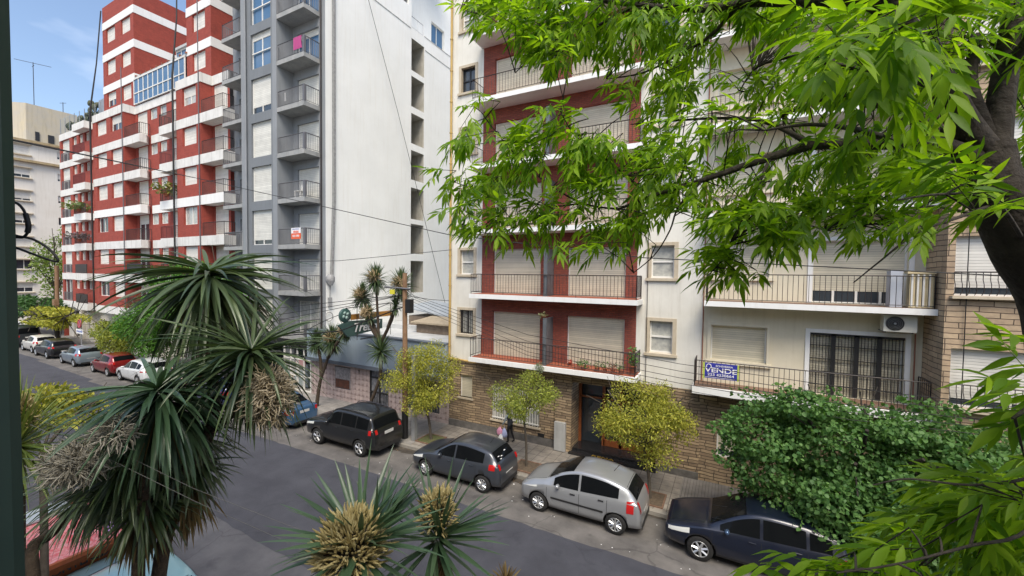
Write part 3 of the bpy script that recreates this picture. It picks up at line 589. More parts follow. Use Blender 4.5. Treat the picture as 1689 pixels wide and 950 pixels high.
# ================================================================= LOW BAR BUILDING
b = thing('bar_building', 'low single storey bar with blue grey fascia over floral tiled front wall', 'building', (-17, 16.25, 0), 'buildings on the far side of the street')
m = MB(); hb = [(-20.2, -18.9, .8, 2.08), (-17.4, -16.0, .28, 2.25), (-14.9, -12.6, .5, 2.1)]
tl = brickmat('floral_tiles', (.56, .46, .44), (.50, .41, .40), (.30, .23, .22), .30, .30, .008, bump=.15, noise=.45, off=0)
wall(m, PY(16.25), -22.25, -12.02, .05, 2.36, hb, .15, 0)
fl = m          # flower motif relief: little crossed diamonds on the tiles
for i in range(34):
    for j in range(7):
        x = -22.1+i*.3; z = .35+j*.3
        if any(h[0]-.1 < x < h[1]+.1 and h[2]-.1 < z < h[3]+.1 for h in hb): continue
        for a in (0, math.pi/2, .78, 2.35):
            dx, dz = math.cos(a)*.085, math.sin(a)*.085; px_, pz_ = -dz*.28, dx*.28
            fl.add([(x-dx, 16.245, z-dz), (x+px_, 16.245, z+pz_), (x+dx, 16.245, z+dz), (x-px_, 16.245, z-pz_)], [(0, 1, 2, 3)], 1)
m.build('tiled_wall', [tl, pmat('tile_motif_paint', (.30, .22, .21), .5)], b)
m = MB(); m.prism([(-22.25, 15.95), (-12.02, 15.95), (-12.02, 16.25), (-22.25, 16.25)], 2.36, 4.05); m.build('fascia', pmat('blue_grey_fascia', (.27, .34, .41), .6, (.31, .38, .45), .6, streak=.1), b)
m = MB(); m.box(-22.25, -12.02, 15.85, 15.95, 2.28, 2.46); m.box(-22.27, -12.02, 15.9, 16.3, 4.05, 4.12); m.build('fascia_trim', pmat('slate_trim', (.10, .12, .15), .6), b)
m = MB(); m.box(-22.25, -12.02, 16.3, 34, 3.7, 3.86); m.box(-22.25, -12.02, 33.8, 34, 3.8, 4.6); m.build('roof', M['rooft'], b)
m = MB(); m.box(-22.25, -12.05, 20.2, 20.5, 3.86, 4.15); m.box(-22.25, -12.05, 25.2, 25.5, 3.86, 4.2); m.build('roof_kerb', M['rooft'], b)
o = MB(); o.box(-20.2, -18.9, 16.3, 16.36, .8, 2.08); o.box(-20.16, -18.94, 16.25, 16.29, .84, 2.04, 1) ; o.build('window', [M['dframe'], pmat('lace_curtain', (.16, .15, .16), .4, (.36, .35, .36), 7, spec=.8)], b)
o = MB(); o.box(-20.12, -18.98, 16.235, 16.249, .86, 1.35); o.build('window_poster', pmat('brown_poster', (.13, .045, .025), .4, (.05, .02, .015), 5), b)
o = MB(); o.box(-17.4, -16.0, 16.33, 16.36, .28, 2.25); d = o.build('door', pmat('door_glass', (.10, .11, .13), .2, (.30, .30, .32), 4), b)
q = MB()
for x in (-17.4, -16.72, -16.06): q.box(x, x+.07, 16.27, 16.33, .28, 2.25)
for z in (.28, .95, 1.75, 2.18): q.box(-17.33, -16.06, 16.275, 16.325, z, z+.06)
for x in np.linspace(-17.3, -16.1, 12): q.box(x, x+.018, 16.29, 16.31, .3, .95)
q.build('door_frame', M['dframe'], d)
o = MB(); o.box(-14.9, -12.6, 16.34, 16.38, .5, 2.1); d = o.build('service_window', M['glass'], b)
q = MB()
for x in np.linspace(-14.9, -12.6, 20): q.box(x, x+.02, 16.28, 16.3, .5, 2.1)
q.build('window_bars', M['rail'], d)
o = MB(); o.box(-17.7, -15.8, 15.9, 16.25, .0, .27); o.build('door_step', M['darkgran'], b)
text('Y', 'wall_emblem', M['black'], b, (-18.2, 16.235, 1.95), RY, .28, .004, bold=.004)
# perpendicular signboard
s = thing('shop_sign', 'dark green projecting board with white script lettering and a round emblem above the bar', 'sign', (-16.5, 14.6, 4.4))
yb = [13.5, 14.05, 16.4]
q = MB(); X = -16.5
q.add([(X, 13.5, 4.95), (X, 14.05, 4.33), (X, 16.3, 4.52), (X, 16.3, 5.02), (X, 14.1, 5.10)], [(0, 1, 2, 3, 4)]); q.add([(X-.12, 13.5, 4.95), (X-.12, 14.05, 4.33), (X-.12, 16.3, 4.52), (X-.12, 16.3, 5.02), (X-.12, 14.1, 5.10)], [(4, 3, 2, 1, 0)])
E5 = [(13.5, 4.95), (14.05, 4.33), (16.3, 4.52), (16.3, 5.02), (14.1, 5.10)]
for i in range(5):
    a, c = E5[i], E5[(i+1) % 5]; q.quad((X, *a), (X-.12, *a), (X-.12, *c), (X, *c))
q.build('board', pmat('bottle_green_board', (.035, .075, .065), .5, (.05, .095, .085), 2), s)
text('Trebol', 'lettering', M['letter'], s, (X+.02, 15.15, 4.72), RX, .62, .01, bold=.008, shear=.35)
q = MB(); q.box(X-.08, X-.02, 14.25, 17.0, 5.14, 5.42); q.build('upper_board', pmat('orange_board', (.45, .20, .03), .5, (.38, .17, .03), 3), s)
text('ILLY', 'upper_lettering', M['letter'], s, (X+.0, 14.95, 5.28), RX, .24, .01, bold=.006)
q = MB(); q.lathe((X-.06, 13.9, 5.4), [(0, -.05), (.32, -.05), (.34, -.03), (.34, .05), (.32, .07), (0, .07)], 'x', 24); q.build('round_emblem', pmat('emblem_green', (.04, .09, .08), .4), s)
q = MB()
for a in (0.3, 1.35, 2.4, 3.45): q.lathe((X+.015, 13.9+.13*math.cos(a*1.5), 5.4+.13*math.sin(a*1.5)), [(0, 0), (.085, 0), (.085, .012), (0, .012)], 'x', 10)
q.build('clover_mark', pmat('pale_green_mark', (.30, .42, .38), .5), s)
q = MB()
for (y, z) in ((14.6, 5.75), (16.9, 5.8)): q.bar((X, y, z), (X, y, 4.1), .03)
q.bar((X, 13.9, 5.75), (X, 17.0, 5.85), .03); q.bar((X, 15.2, 5.45), (X, 16.9, 5.85), .025); q.bar((X, 15.9, 5.0), (X, 15.9, 5.8), .025); q.bar((X-.1, 14.9, 4.1), (X-.1, 16.4, 4.1), .04); q.build('sign_bracket', M['iron'], s)
# roof sheds behind the bar
def shed(label, x0, x1, y0, y1, z0, zl, zr, mw, mr_):
    m = MB(); m.box(x0, x1, y0, y1, z0, min(zl, zr)); a = [(x0-.2, y0-.3, zl), (x1+.2, y0-.3, zr), (x1+.2, y1, zr+.25), (x0-.2, y1, zl+.25)]
    t = thing('shed', label, 'shed', (x0, y0, z0), 'sheds on the bar roof'); m2 = MB(); m2.add(a+[(p[0], p[1], p[2]+.09) for p in a], [(3, 2, 1, 0), (4, 5, 6, 7), (0, 1, 5, 4), (1, 2, 6, 5), (2, 3, 7, 6), (3, 0, 4, 7)])
    m.build('wall', mw, t); m2.build('roof', mr_, t)
tin = pmat('weathered_sheet_roof', (.30, .34, .38), .6, (.42, .45, .48), 2, streak=.2); tan = pmat('tan_sheet_roof', (.33, .27, .19), .8, (.42, .35, .25), 3, streak=.3); drk = pmat('old_timber_wall', (.16, .12, .09), .9, (.24, .19, .14), 4)
shed('low roof shed with pale blue sheet roof behind the utility pole', -19.4, -15.6, 21.6, 24.5, 3.87, 5.15, 4.6, drk, tin)
shed('low roof shed with wide tan boarded roof beside the yellow pipe', -17.0, -13.6, 19.6, 22.0, 3.87, 4.45, 4.45, drk, tan)
shed('small grey shed with upturned roof at the far right of the bar roof', -17.1, -14.6, 23.4, 25.8, 3.87, 4.75, 5.35, pmat('grey_shed_wall', (.25, .25, .25), .9), tin)

# ================================================================= BRICK FRONTED BUILDING
b = thing('apartment_building', 'off white apartment block with a red brick centre, long balconies and stone clad base', 'building', (-6.5, 16.25, 0), 'buildings on the far side of the street')
E_ = [3.78+2.83*k for k in range(9)]; PF = PY(16.25); ZT = 30
m = MB(); hb, hl, hr = [], [], []
for f in E_:
    hb += [(-9.6, -7.23, f+.02, f+2.02), (-6.0, -3.62, f+.02, f+2.02)]; hl.append((-11.42, -10.65, f+.87, f+2.0)); hr.append((-2.68, -1.86, f+.83, f+2.03))
wall(m, PF, -12, -10.2, 3.38, ZT, hl, .25, 0, 2); wall(m, PF, -3.18, -.87, 3.38, ZT, hr, .25, 0, 2); wall(m, PF, -10.2, -3.18, 3.38, ZT, hb, .2, 1, 1)
m.quad((-12, 16.25, 3.38), (-12, 16.25, ZT), (-12, 34, ZT), (-12, 34, 3.38)); m.quad((-12, 16.25, ZT), (-.87, 16.25, ZT), (-.87, 34, ZT), (-12, 34, ZT))
m.build('wall', [M['brickw'], M['brick'], M['beige']], b)
PG = PY(16.25); m = MB(); hg = [(-11.4, -10.68, 1.6, 2.68), (-9.57, -7.19, .85, 2.4), (-5.7, -2.35, .13, 3.05)]
wall(m, PG, -12, -.87, .1, 3.38, hg, .2, 0); m.box(-6.42, -5.7, 16.12, 16.25, .13, 3.3); m.quad((-5.7, 16.45, .13), (-5.7, 17.4, .13), (-5.7, 17.4, 3.05), (-5.7, 16.45, 3.05)); m.quad((-2.35, 16.45, .13), (-2.35, 16.45, 3.05), (-2.35, 17.4, 3.05), (-2.35, 17.4, .13))
m.quad((-12, 16.25, .1), (-12, 16.25, 3.38), (-12, 20, 3.38), (-12, 20, .1))
m.build('stone_base', M['stone'], b)
pm_ = pmat('dark_plinth', (.09, .085, .08), .9, (.16, .15, .14), 3)
m = MB(); m.box(-12, -6.42, 16.2, 16.25, .13, .45); m.build('plinth', pm_, b); m = MB(); m.box(-2.35, -.87, 16.2, 16.25, .13, .38); m.build('plinth', pm_, b)
window(b, PF, -11.4, -10.68, 1.6, 2.68, 'roller', .2, 'roller', sill='beige')
wo = window(b, PF, -9.57, -7.19, .85, 2.4, 'half', .2, 'roller', frac=.5, glass='curtain', sill='beige')
q = MB()
for x in np.linspace(-9.5, -7.25, 19): q.box(x-.012, x+.012, 16.2, 16.23, .87, 2.38)
for z in (.95, 1.6, 2.3): q.box(-9.55, -7.2, 16.19, 16.24, z, z+.03)
q.build('window_bars', M['frame'], wo)
for k, f in enumerate(E_):
    for i in (0, 1): a0, a1, z0, z1 = hb[2*k+i]; window(b, PF, a0, a1, z0, z1, 'roller', .2, 'roller', name='balcony_door')
    for (h, nm) in ((hl[k], 0), (hr[k], 1)):
        a0, a1, z0, z1 = h; o = window(b, PF, a0, a1, z0, z1, 'glass', .2, n=2 if (nm == 0 and k in (0, 4)) else 1, name='sash_window' if not (nm == 0 and k == 0) else 'window', frame='frame' if not (nm == 0 and k in (0, 4)) else 'dframe', glass='curtain' if k != 4 else 'glass')
        q = MB(); PF.box(q, a0-.14, a0, z0-.02, z1+.12, -.03, 0); PF.box(q, a1, a1+.14, z0-.02, z1+.12, -.03, 0); PF.box(q, a0, a1, z1, z1+.12, -.03, 0); PF.box(q, a0-.18, a1+.18, z0-.12, z0-.02, -.09, 0); q.build('surround', M['beige'], o)
        if nm == 0 and k == 0:
            q = MB()
            for x in np.linspace(a0+.06, a1-.06, 7): q.box(x-.008, x+.008, 16.27, 16.29, z0, z1)
            q.build('window_bars', M['iron'], o)
    sl = MB(); sl.box(-10.27, -2.95, 15.3, 16.247, f-.19, f); so = sl.build('balcony', M['bandclean'], b)
    r = MB(); railing(r, [(-10.2, 16.24), (-10.2, 15.36), (-3.02, 15.36), (-3.02, 16.24)], f, .88, .135, .013, .025, .1)
    r.build('railing', M['iron'], so)
    q = MB(); q.box(-10.2, -3.02, 15.4, 16.246, f+.002, f+.012); q.build('balcony_floor', M['terracotta'], so)
    q = MB(); q.box(-6.66, -6.6, 15.42, 16.2, f+.02, f+1.95); q.box(-6.72, -6.56, 15.40, 15.46, f+.02, f+1.95); q.build('divider', pmat('divider_glass', (.09, .10, .11), .3, (.15, .16, .17), 2) if k == 0 else bpy.data.materials['divider_glass'], so)
# entrance
m = MB(); m.box(-5.7, -2.35, 17.3, 17.35, .13, 3.05); m.build('entrance_glazing', M['glass'], b)
m = MB()
for x in (-5.66, -4.62, -3.9, -2.42): m.box(x-.05, x+.07, 17.1, 17.2, .28, 2.95)
m.box(-5.66, -2.35, 17.1, 17.2, 2.88, 2.98); m.box(-5.66, -2.35, 17.1, 17.2, 2.25, 2.31); m.box(-4.6, -2.42, 17.1, 17.2, .3, .55); m.box(-4.6, -2.42, 17.1, 17.2, 1.15, 1.22)
m.build('entrance_door', M['wood'], b)
m = MB(); m.box(-5.7, -2.35, 17.4, 17.44, .28, 1.6); m.build('lobby_panel', M['beige'], b)
m = MB(); m.box(-5.75, -2.3, 15.95, 17.4, .13, .20); m.box(-5.69, -2.36, 16.3, 17.4, .20, .29); o = m.build('entrance_step', M['darkgran'], b)
text('RENA', 'step_lettering', M['gold'], o, (-4.35, 16.1, .208), Matrix.Identity(3), .20, .006, bold=.002, xs=1.8)
m = MB(); m.box(-6.38, -5.9, 15.96, 16.11, .16, 1.35); o = m.build('meter_cabinet', pmat('pale_grey_cabinet', (.42, .43, .43), .5, (.36, .37, .37), 3, streak=.2), b)
m = MB(); m.box(-7.25, -6.95, 16.235, 16.25, .35, .62); m.build('wall_vent', M['black'], b)
m = MB(); m.tube([(-11.93, 16.14, 3.35), (-11.93, 16.14, ZT)], .055, 8)
for z in np.arange(4, ZT, 1.45): m.tube([(-11.93, 16.14, z), (-11.93, 16.14, z+.05)], .075, 8)
m.tube([(-11.93, 16.14, 3.42), (-10.4, 16.14, 3.36)], .05, 8); m.build('downpipe', M['yellow'], b)
m = MB(); m.tube([(-12.02, 16.3, 0), (-12.02, 16.3, 2)], .03, 4); m.tube([(-2.78, 16.2, 3.4), (-2.78, 16.2, ZT)], .012, 5); m.build('wall_cable', M['cable'], b)

# ================================================================= CREAM BALCONY BUILDING
b = thing('apartment_building', 'cream painted apartment block with full width balconies behind the leafy tree', 'building', (2, 16.25, 0), 'buildings on the far side of the street')
C_ = [3.75+2.93*k for k in range(8)]; m = MB(); hc = []
for k, f in enumerate(C_): hc += [(-.58, 1.12, f+.83, f+2.05), (2.3, 4.62, f+.02, f+2.0)]
wall(m, PF, -.87, 5.0, 3.0, 29, hc, .22, 0); m.quad((-.87, 16.25, 29), (5, 16.25, 29), (5, 34, 29), (-.87, 34, 29)); m.build('wall', M['cream'], b)
m = MB(); wall(m, PF, -.87, 5.0, .1, 3.0, [(-.3, .5, 1.1, 2.0)], .15, 0); m.box(-.87, 5.0, 16.18, 16.25, 3.0, 3.35); m.build('stone_base', M['stone'], b)
window(b, PF, -.3, .5, 1.1, 2.0, 'half', .15, frac=.7, name='small_window')
for k, f in enumerate(C_):
    a0, a1, z0, z1 = hc[2*k]; o = window(b, PF, a0, a1, z0, z1, 'roller', .22, 'roller')
    q = MB(); e = .11
    PF.box(q, a0-e, a0, z0-.02, z1+e, -.05, 0); PF.box(q, a1, a1+e, z0-.02, z1+e, -.05, 0); PF.box(q, a0, a1, z1, z1+e, -.05, 0); PF.box(q, a0-e-.04, a1+e+.04, z0-.13, z0-.02, -.10, 0); q.build('surround', M['cream'], o)
    a0, a1, z0, z1 = hc[2*k+1]; o = window(b, PF, a0, a1, z0, z1, 'half' if k else 'roller', .22, 'roller', frac=.80, n=4, name='balcony_door')
    q = MB(); PF.box(q, a0-.12, a0, z0, z1+.12, -.04, 0); PF.box(q, a1, a1+.12, z0, z1+.12, -.04, 0); PF.box(q, a0, a1, z1, z1+.12, -.04, 0); q.build('surround', M['bandclean'], o)
    if k == 0:
        q = MB()
        for x in np.linspace(a0+.03, a1-.03, 29): q.box(x-.008, x+.008, 16.31, 16.33, z0, z1)
        for z in np.arange(z0+.3, z1, .42): q.box(a0, a1, 16.30, 16.335, z, z+.02)
        for x in (a0+.62, a0+1.2, a0+1.75): q.box(x-.06, x+.06, 16.27, 16.30, z0, z1)
        q.box(a0, a1, 16.27, 16.33, z1-.08, z1); q.build('security_grille', M['dframe'], o)
    x0 = -.78 if k else -1.08
    sl = MB(); sl.box(x0, 4.99, 15.3, 16.247, f-.17 if k else f-.24, f); so = sl.build('balcony', M['bandclean'], b)
    r = MB(); railing(r, [(x0+.06, 16.24), (x0+.06, 15.35), (4.93, 15.35), (4.93, 16.2)], f, .90, .135, .011, .022, .08); r.build('railing', M['iron'], so)
    q = MB(); q.box(x0+.05, 4.95, 15.4, 16.246, f+.002, f+.012); q.build('balcony_floor', pmat('brown_floor_tile', (.20, .12, .08), .7) if k == 0 else bpy.data.materials['brown_floor_tile'], so)
m = MB(); m.tube([(-.84, 16.2, 3.1), (-.84, 16.2, 28)], .02, 5); m.tube([(4.82, 16.18, 3.8), (4.82, 16.18, 5.9)], .018, 5); m.build('wall_pipe', pmat('rust_pipe', (.25, .10, .06), .7), b)
m = MB(); f = C_[1]; m.box(4.42, 4.93, 15.42, 15.6, f+.02, f+.97, 0); m.box(4.36, 4.95, 15.38, 15.64, f+.97, f+1.04, 0)
for i in range(4): m.box(4.45+i*.12, 4.49+i*.12, 15.39, 15.42, f+.05, f+.95, 1)
m.build('balcony_cabinet', [pmat('yellowed_cabinet', (.55, .44, .24), .7, (.62, .53, .34), 4, streak=.3), M['frame']], b)
ac = thing('air_conditioner', 'outdoor air conditioner unit hanging under the cream balcony above the grilled door', 'air conditioner', (4.3, 15.75, 5.98))
m = MB(); m.box(3.95, 4.68, 15.62, 15.92, 5.98, 6.45); m.build('casing', pmat('aged_white_metal', (.55, .54, .47), .5, (.6, .59, .53), 5), ac)
m = MB(); m.lathe((4.2, 15.60, 6.215), [(0, .0), (.19, .0), (.21, .018), (.21, .021)], 'y', 24); m.build('fan_grille', M['black'], ac)
m = MB(); m.lathe((4.2, 15.592, 6.215), [(0, 0), (.035, 0), (.035, .01)], 'y', 12)
for r_ in (.08, .12, .16, .2):
    m.tube([(4.2+r_*math.cos(a), 15.595, 6.215+r_*math.sin(a)) for a in np.linspace(0, 2*math.pi, 25)], .003, 4)
m.build('fan_hub', M['metal'], ac)
m = MB(); m.bar((4.0, 15.65, 5.96), (4.0, 16.24, 5.96), .03); m.bar((4.6, 15.65, 5.96), (4.6, 16.24, 5.96), .03); m.build('bracket', M['iron'], ac)
# for sale sign
s = thing('sale_sign', 'blue for sale board with white letters tied to the lower cream balcony', 'sign', (-.22, 15.3, 4.36))
m = MB(); m.box(-.70, .26, 15.275, 15.29, 4.10, 4.615); m.build('board', pmat('royal_blue', (.035, .04, .30), .4), s)
lm_ = pmat('lime_edge', (.42, .5, .08), .5)
for xa, xb in ((-.76, -.70), (.26, .31)): m = MB(); m.box(xa, xb, 15.275, 15.29, 4.08, 4.615); m.build('edge_strip', lm_, s)
text('VENDE', 'lettering', M['letter'], s, (-.22, 15.268, 4.375), RY, .22, .003, bold=.003, xs=1.38)
text('ECHEVERRIA', 'small_lettering', M['letter'], s, (-.12, 15.268, 4.525), RY, .085, .002, bold=.001, xs=1.05)
text('223 4230664', 'phone_lettering', M['letter'], s, (-.22, 15.268, 4.225), RY, .12, .002, bold=.001, xs=1.25)
m = MB(); m.tube([(-.58+.07*math.cos(a), 15.268, 4.50+.07*math.sin(a)) for a in np.linspace(0, math.pi, 9)], .012, 4); m.bar((-.65, 15.268, 4.455), (-.65, 15.268, 4.50), .02); m.bar((-.51, 15.268, 4.455), (-.51, 15.268, 4.50), .02); m.box(-.68, .24, 15.268, 15.272, 4.13, 4.14); m.build('house_mark', M['letter'], s)
s = thing('sale_sign', 'small white and orange board on the railing of a grey balcony', 'sign', (-23.6, 16.2, 9.8))
m = MB(); m.box(-24.05, -23.15, 16.2, 16.215, 9.85, 10.18, 0); m.box(-24.05, -23.15, 16.2, 16.215, 9.5, 9.85, 1); m.build('board', [M['letter'], pmat('orange_panel', (.75, .12, .04), .5)], s)
text('VENDE', 'lettering', pmat('orange_letter', (.75, .10, .03), .5), s, (-23.6, 16.19, 9.93), RY, .17, .003, bold=.004); text('APARTAMENTO', 'small_lettering', pmat('blue_letter', (.04, .08, .4), .5), s, (-23.6, 16.19, 10.1), RY, .09, .002)
text('422 3700', 'phone_lettering', M['letter'], s, (-23.6, 16.19, 9.68), RY, .17, .002, bold=.004)

# ================================================================= STONE CLAD BUILDING (right)
b = thing('apartment_building', 'apartment block clad in pale layered stone at the right end of the row', 'building', (9, 14.95, 0), 'buildings on the far side of the street')
PS = PY(14.95); S_ = [3.95+2.93*k for k in range(8)]; m = MB(); h = []
for k, f in enumerate(S_): h += [(5.14, 7.6, f+.15 if k % 2 else f+.72, f+1.98), (9.2, 11.2, f+.6, f+1.9)]
h = []
for k, f in enumerate(S_): h += [(5.16, 7.5, f+.2, f+1.75), (9.2, 11.2, f+.6, f+1.75)]
wall(m, PS, 5.0, 26, 2.9, 29, h, .2, 0); m.quad((5.0, 14.95, 2.9), (5.0, 14.95, 29), (5.0, 16.3, 29), (5.0, 16.3, 2.9)); m.quad((5, 14.95, 2.9), (26, 14.95, 2.9), (26, 16.3, 2.9), (5, 16.3, 2.9))
wall(m, PY(16.2), 5.0, 26, .1, 2.9, [], .2, 0); m.quad((5, 14.95, 29), (26, 14.95, 29), (26, 34, 29), (5, 34, 29)); m.build('wall', M['stone2'], b)
for k, f in enumerate(S_):
    for (a0, a1, z0, z1) in h[2*k:2*k+2]:
        o = window(b, PS, a0, a1, z0, z1, 'half', .2, 'rollerw', frac=.86, n=2)
        if a0 < 6:
            q = MB()
            n = 18
            for i in range(n+1):
                x = a0-.02+(a1-a0+.04)*i/n; q.tube([(x, 14.93, z0+.02), (x, 14.82, z0+.12), (x, 14.84, z0+.3), (x, 14.9, z0+.42), (x, 14.9, z0+.62)], .009, 4)
            q.bar((a0-.02, 14.9, z0+.62), (a1+.02, 14.9, z0+.62), .025); q.build('window_guard', M['iron'], o)
            q = MB(); q.box(a0-.08, a1+.08, 14.78, 14.95, z0-.07, z0); q.build('sill', M['beige'], o)
m = MB(); m.box(6.9, 7.15, 14.93, 14.95, 6.1, 6.3); m.build('air_brick', M['metal'], b)
m = MB(); m.tube([(5.38, 14.9, 2.9), (5.38, 14.9, 29)], .012, 5); m.build('wall_cable', M['cable'], b)

# ================================================================= THE VIEWER'S OWN BUILDING (unseen, added to shade the near side and show in car glass)
b = thing('apartment_building', 'unseen beige rendered building added behind the viewer for shade and reflections, facing the street from the near pavement', 'building', (0, -2.5, 0))
m = MB(); nw = []
for k in range(4):
    for i in range(16):
        if abs(-38+i*5) > 3: nw.append((-38+i*5, -36.2+i*5, .9+2.9*k+.2, 2.3+2.9*k+.2))
class PN(PY):
    def p(s, a, z, d): return (a, s.Y-d, z)
    def box(s, mb, a0, a1, z0, z1, d0, d1, m=0): mb.box(a0, a1, s.Y-d1, s.Y-d0, z0, z1, m)
wall(m, PN(-2.5), -44, 44, 0, 12.5, nw, .2); m.box(-44, 44, -14, -2.75, 0, 12.4); m.build('wall', M['creamfar'], b)
for (a0, a1, z0, z1) in nw: m = MB(); m.box(a0, a1, -2.72, -2.68, z0, z1); m.build('pane', M['glass'], b)
# ================================================================= CARS
def lerp(a, b, t): return a+(b-a)*t
def interp(tab, x):
    if x <= tab[0][0]: return tab[0][1]
    for (x0, y0), (x1, y1) in zip(tab, tab[1:]):
        if x <= x1: t = (x-x0)/(x1-x0) if x1 > x0 else 1; return y0+(y1-y0)*t
    return tab[-1][1]
def smooth_tab(tab, n=6):      # monotone-ish resample with Catmull-Rom on (x,z)
    P = [Vector((a, 0, c)) for a, c in tab]; out = []
    for i in range(len(P)-1):
        p0, p1, p2, p3 = P[max(i-1, 0)], P[i], P[i+1], P[min(i+2, len(P)-1)]
        for k in range(n):
            t = k/n; q = .5*((2*p1)+(p2-p0)*t+(2*p0-5*p1+4*p2-p3)*t*t+(3*p1-p0-3*p2+p3)*t**3)
            out.append((q.x, q.z))
    out.append(tab[-1]); out.sort(key=lambda q: q[0]); return out
tyre_m = pmat('tyre_rubber', (.012, .012, .012), .85); rim_m = pmat('silver_wheel', (.45, .46, .47), .3, metal=.6); arch_m = pmat('dark_wheel_arch', (.006, .006, .006), .9)
carglass = pmat('tinted_car_glass', (.006, .007, .008), .05, spec=.08); redlamp = pmat('red_lamp', (.42, .012, .012), .15, coat=.5); clearlamp = pmat('clear_lamp', (.62, .64, .62), .12, coat=.6, spec=.8); plate_m = pmat('number_plate', (.55, .55, .53), .5); trim_m = pmat('black_trim', (.018, .018, .019), .55)
whitelamp = pmat('orange_lamp', (.6, .2, .03), .2)
def paint(name, c, metal=.35, rough=.28): return pmat(name, c, rough, metal=metal, coat=.8, spec=.5)
def car(label, cat, X, Ynear, P_, spec, name='parked_car', face=-1, group='cars parked along the far kerb', detail=True, rz=0):
    """spec: L W H top(list x,z) belt(list) glass: a-pillar etc. Local x from nose (0) to tail (L), y = -W/2 is the near side."""
    L, W = spec['L'], spec['W']; top = smooth_tab(spec['top']); belt = spec['belt']; r = spec.get('r', .31); wf, wr = spec['wheels']
    yc = Ynear+W/2
    t = thing(name, label, cat, (X, yc, 0), group, rz=(0 if face < 0 else math.pi)+rz); ORG[t.name] = Vector((0, 0, 0))
    x0 = -(wf+wr)/2
    hw = W/2; rw = spec.get('rw', .74)*hw; z0 = spec.get('z0', .20)
    plan = spec.get('plan', [(0, .70), (.05, .80), (.18, .90), (.45, .97), (.9, 1), (L-.9, 1), (L-.4, .965), (L-.12, .90), (L-.03, .84), (L, .76)])
    def section(x):
        zt = interp(top, x); zb = min(interp(belt, x), zt-.02); c = min(1, max(0, (zt-zb-.03)/.38)); wd = hw*interp(plan, x); zl = z0+.05*(1-math.sin(math.pi*x/L))
        ye = lerp(wd*.86, rw*min(1, wd/hw*1.02), c); zr = lerp(zb+(zt-zb)*.55, zt-.075, c)
        pts = [(0, zl), (wd*.80, zl), (wd*.95, zl+.06), (wd*.985, zl+.20), (wd, lerp(zl, zb, .55)), (wd*.99, lerp(zl, zb, .80)), (wd*.965, zb-.02), (wd*.94, zb+.012),
               (lerp(wd*.94, ye, .5), lerp(zb+.012, zr, .52)), (ye, zr), (ye*.93, lerp(zr, zt, .62)), (ye*.72, zt-.016), (ye*.36, zt-.003), (0, zt)]
        return pts
    xs = sorted(set([round(p[0], 4) for p in top]+[round(v, 4) for v in np.linspace(0, L, 40)]))
    xs = [x for i, x in enumerate(xs) if i == 0 or x-xs[i-1] > .012 or x == xs[-1]]
    secs = [section(x) for x in xs]; n = len(secs[0])
    m = MB(); V = []; F = []
    for x, s in zip(xs, secs):
        V += [(x0+x, -y, z) for (y, z) in s]+[(x0+x, y, z) for (y, z) in s[-2:0:-1]]
    N = 2*n-2
    for i in range(len(xs)-1):
        for j in range(N): F.append((i*N+j, (i+1)*N+j, (i+1)*N+(j+1) % N, i*N+(j+1) % N))
    m.add(V, F, 0, True); m.add(V[:N], [tuple(range(N))], 0); m.add(V[-N:], [tuple(range(N))[::-1]], 0)
    bo = m.build('body', [P_, arch_m], t)
    bm = bmesh.new(); bm.from_mesh(bo.data); bmesh.ops.remove_doubles(bm, verts=bm.verts, dist=1e-4); bmesh.ops.recalc_face_normals(bm, faces=bm.faces); bm.to_mesh(bo.data); bm.free()
    # wheel arches by boolean
    for wx in (wf, wr):
        for sgn in (-1, 1):
            cm = MB(); ra = r+.055; cm.lathe((x0+wx, 0, r), [(0, 0), (ra, 0), (ra, .34), (0, .34)], 'y', 28, 0, False)
            co = cm.build('cutter', [arch_m]); co.location = (0, 0, 0); me = co.data
            yoff = -hw-.05 if sgn < 0 else hw-.29
            for v in me.vertices: v.co.y += yoff
            bmm = bmesh.new(); bmm.from_mesh(me); bmesh.ops.remove_doubles(bmm, verts=bmm.verts, dist=1e-4); bmesh.ops.recalc_face_normals(bmm, faces=bmm.faces); bmm.to_mesh(me); bmm.free()
            co.matrix_world = t.matrix_basis.copy()
            co.location = (X, yc, 0); co.rotation_euler = t.rotation_euler
            mod = bo.modifiers.new('b', 'BOOLEAN'); mod.operation = 'DIFFERENCE'; mod.object = co; mod.solver = 'EXACT'; mod.material_mode = 'TRANSFER'
            bpy.context.view_layer.update()
            dg = bpy.context.evaluated_depsgraph_get(); nm = bpy.data.meshes.new_from_object(bo.evaluated_get(dg)); bo.modifiers.clear()
            bo.data = nm; bpy.data.objects.remove(co)
    bo.data.name = 'body'
    def side_y(x, z):
        s = section(x); 
        for (ya, za), (yb, zb) in zip(s[1:], s[2:]):
            if za <= z <= zb and zb > za: return lerp(ya, yb, (z-za)/(zb-za))
        return s[-1][0]
    def top_z(x, y):
        s = section(x); y = abs(y)
        for (ya, za), (yb, zb) in zip(s[6:], s[7:]):
            if yb <= y <= ya and ya > yb: return lerp(za, zb, (ya-y)/(ya-yb))
        return s[-1][1]
    def side_patch(nm, mat_, xa, xb, fz0, fz1, side, off=.008, nx=14, nz_=3, inset=None, parent=t):
        m = MB(); rows = []
        for i in range(nx+1):
            x = lerp(xa, xb, i/nx); a, c = fz0(x), fz1(x)
            if c < a+.004: c = a+.004
            rows.append([(x0+x, side*(side_y(x, lerp(a, c, k/nz_))+off), lerp(a, c, k/nz_)) for k in range(nz_+1)])
        v = [p for rr in rows for p in rr]; k = nz_+1
        f = [(i*k+j, (i+1)*k+j, (i+1)*k+j+1, i*k+j+1) for i in range(nx) for j in range(nz_)]
        if side > 0: f = [q[::-1] for q in f]
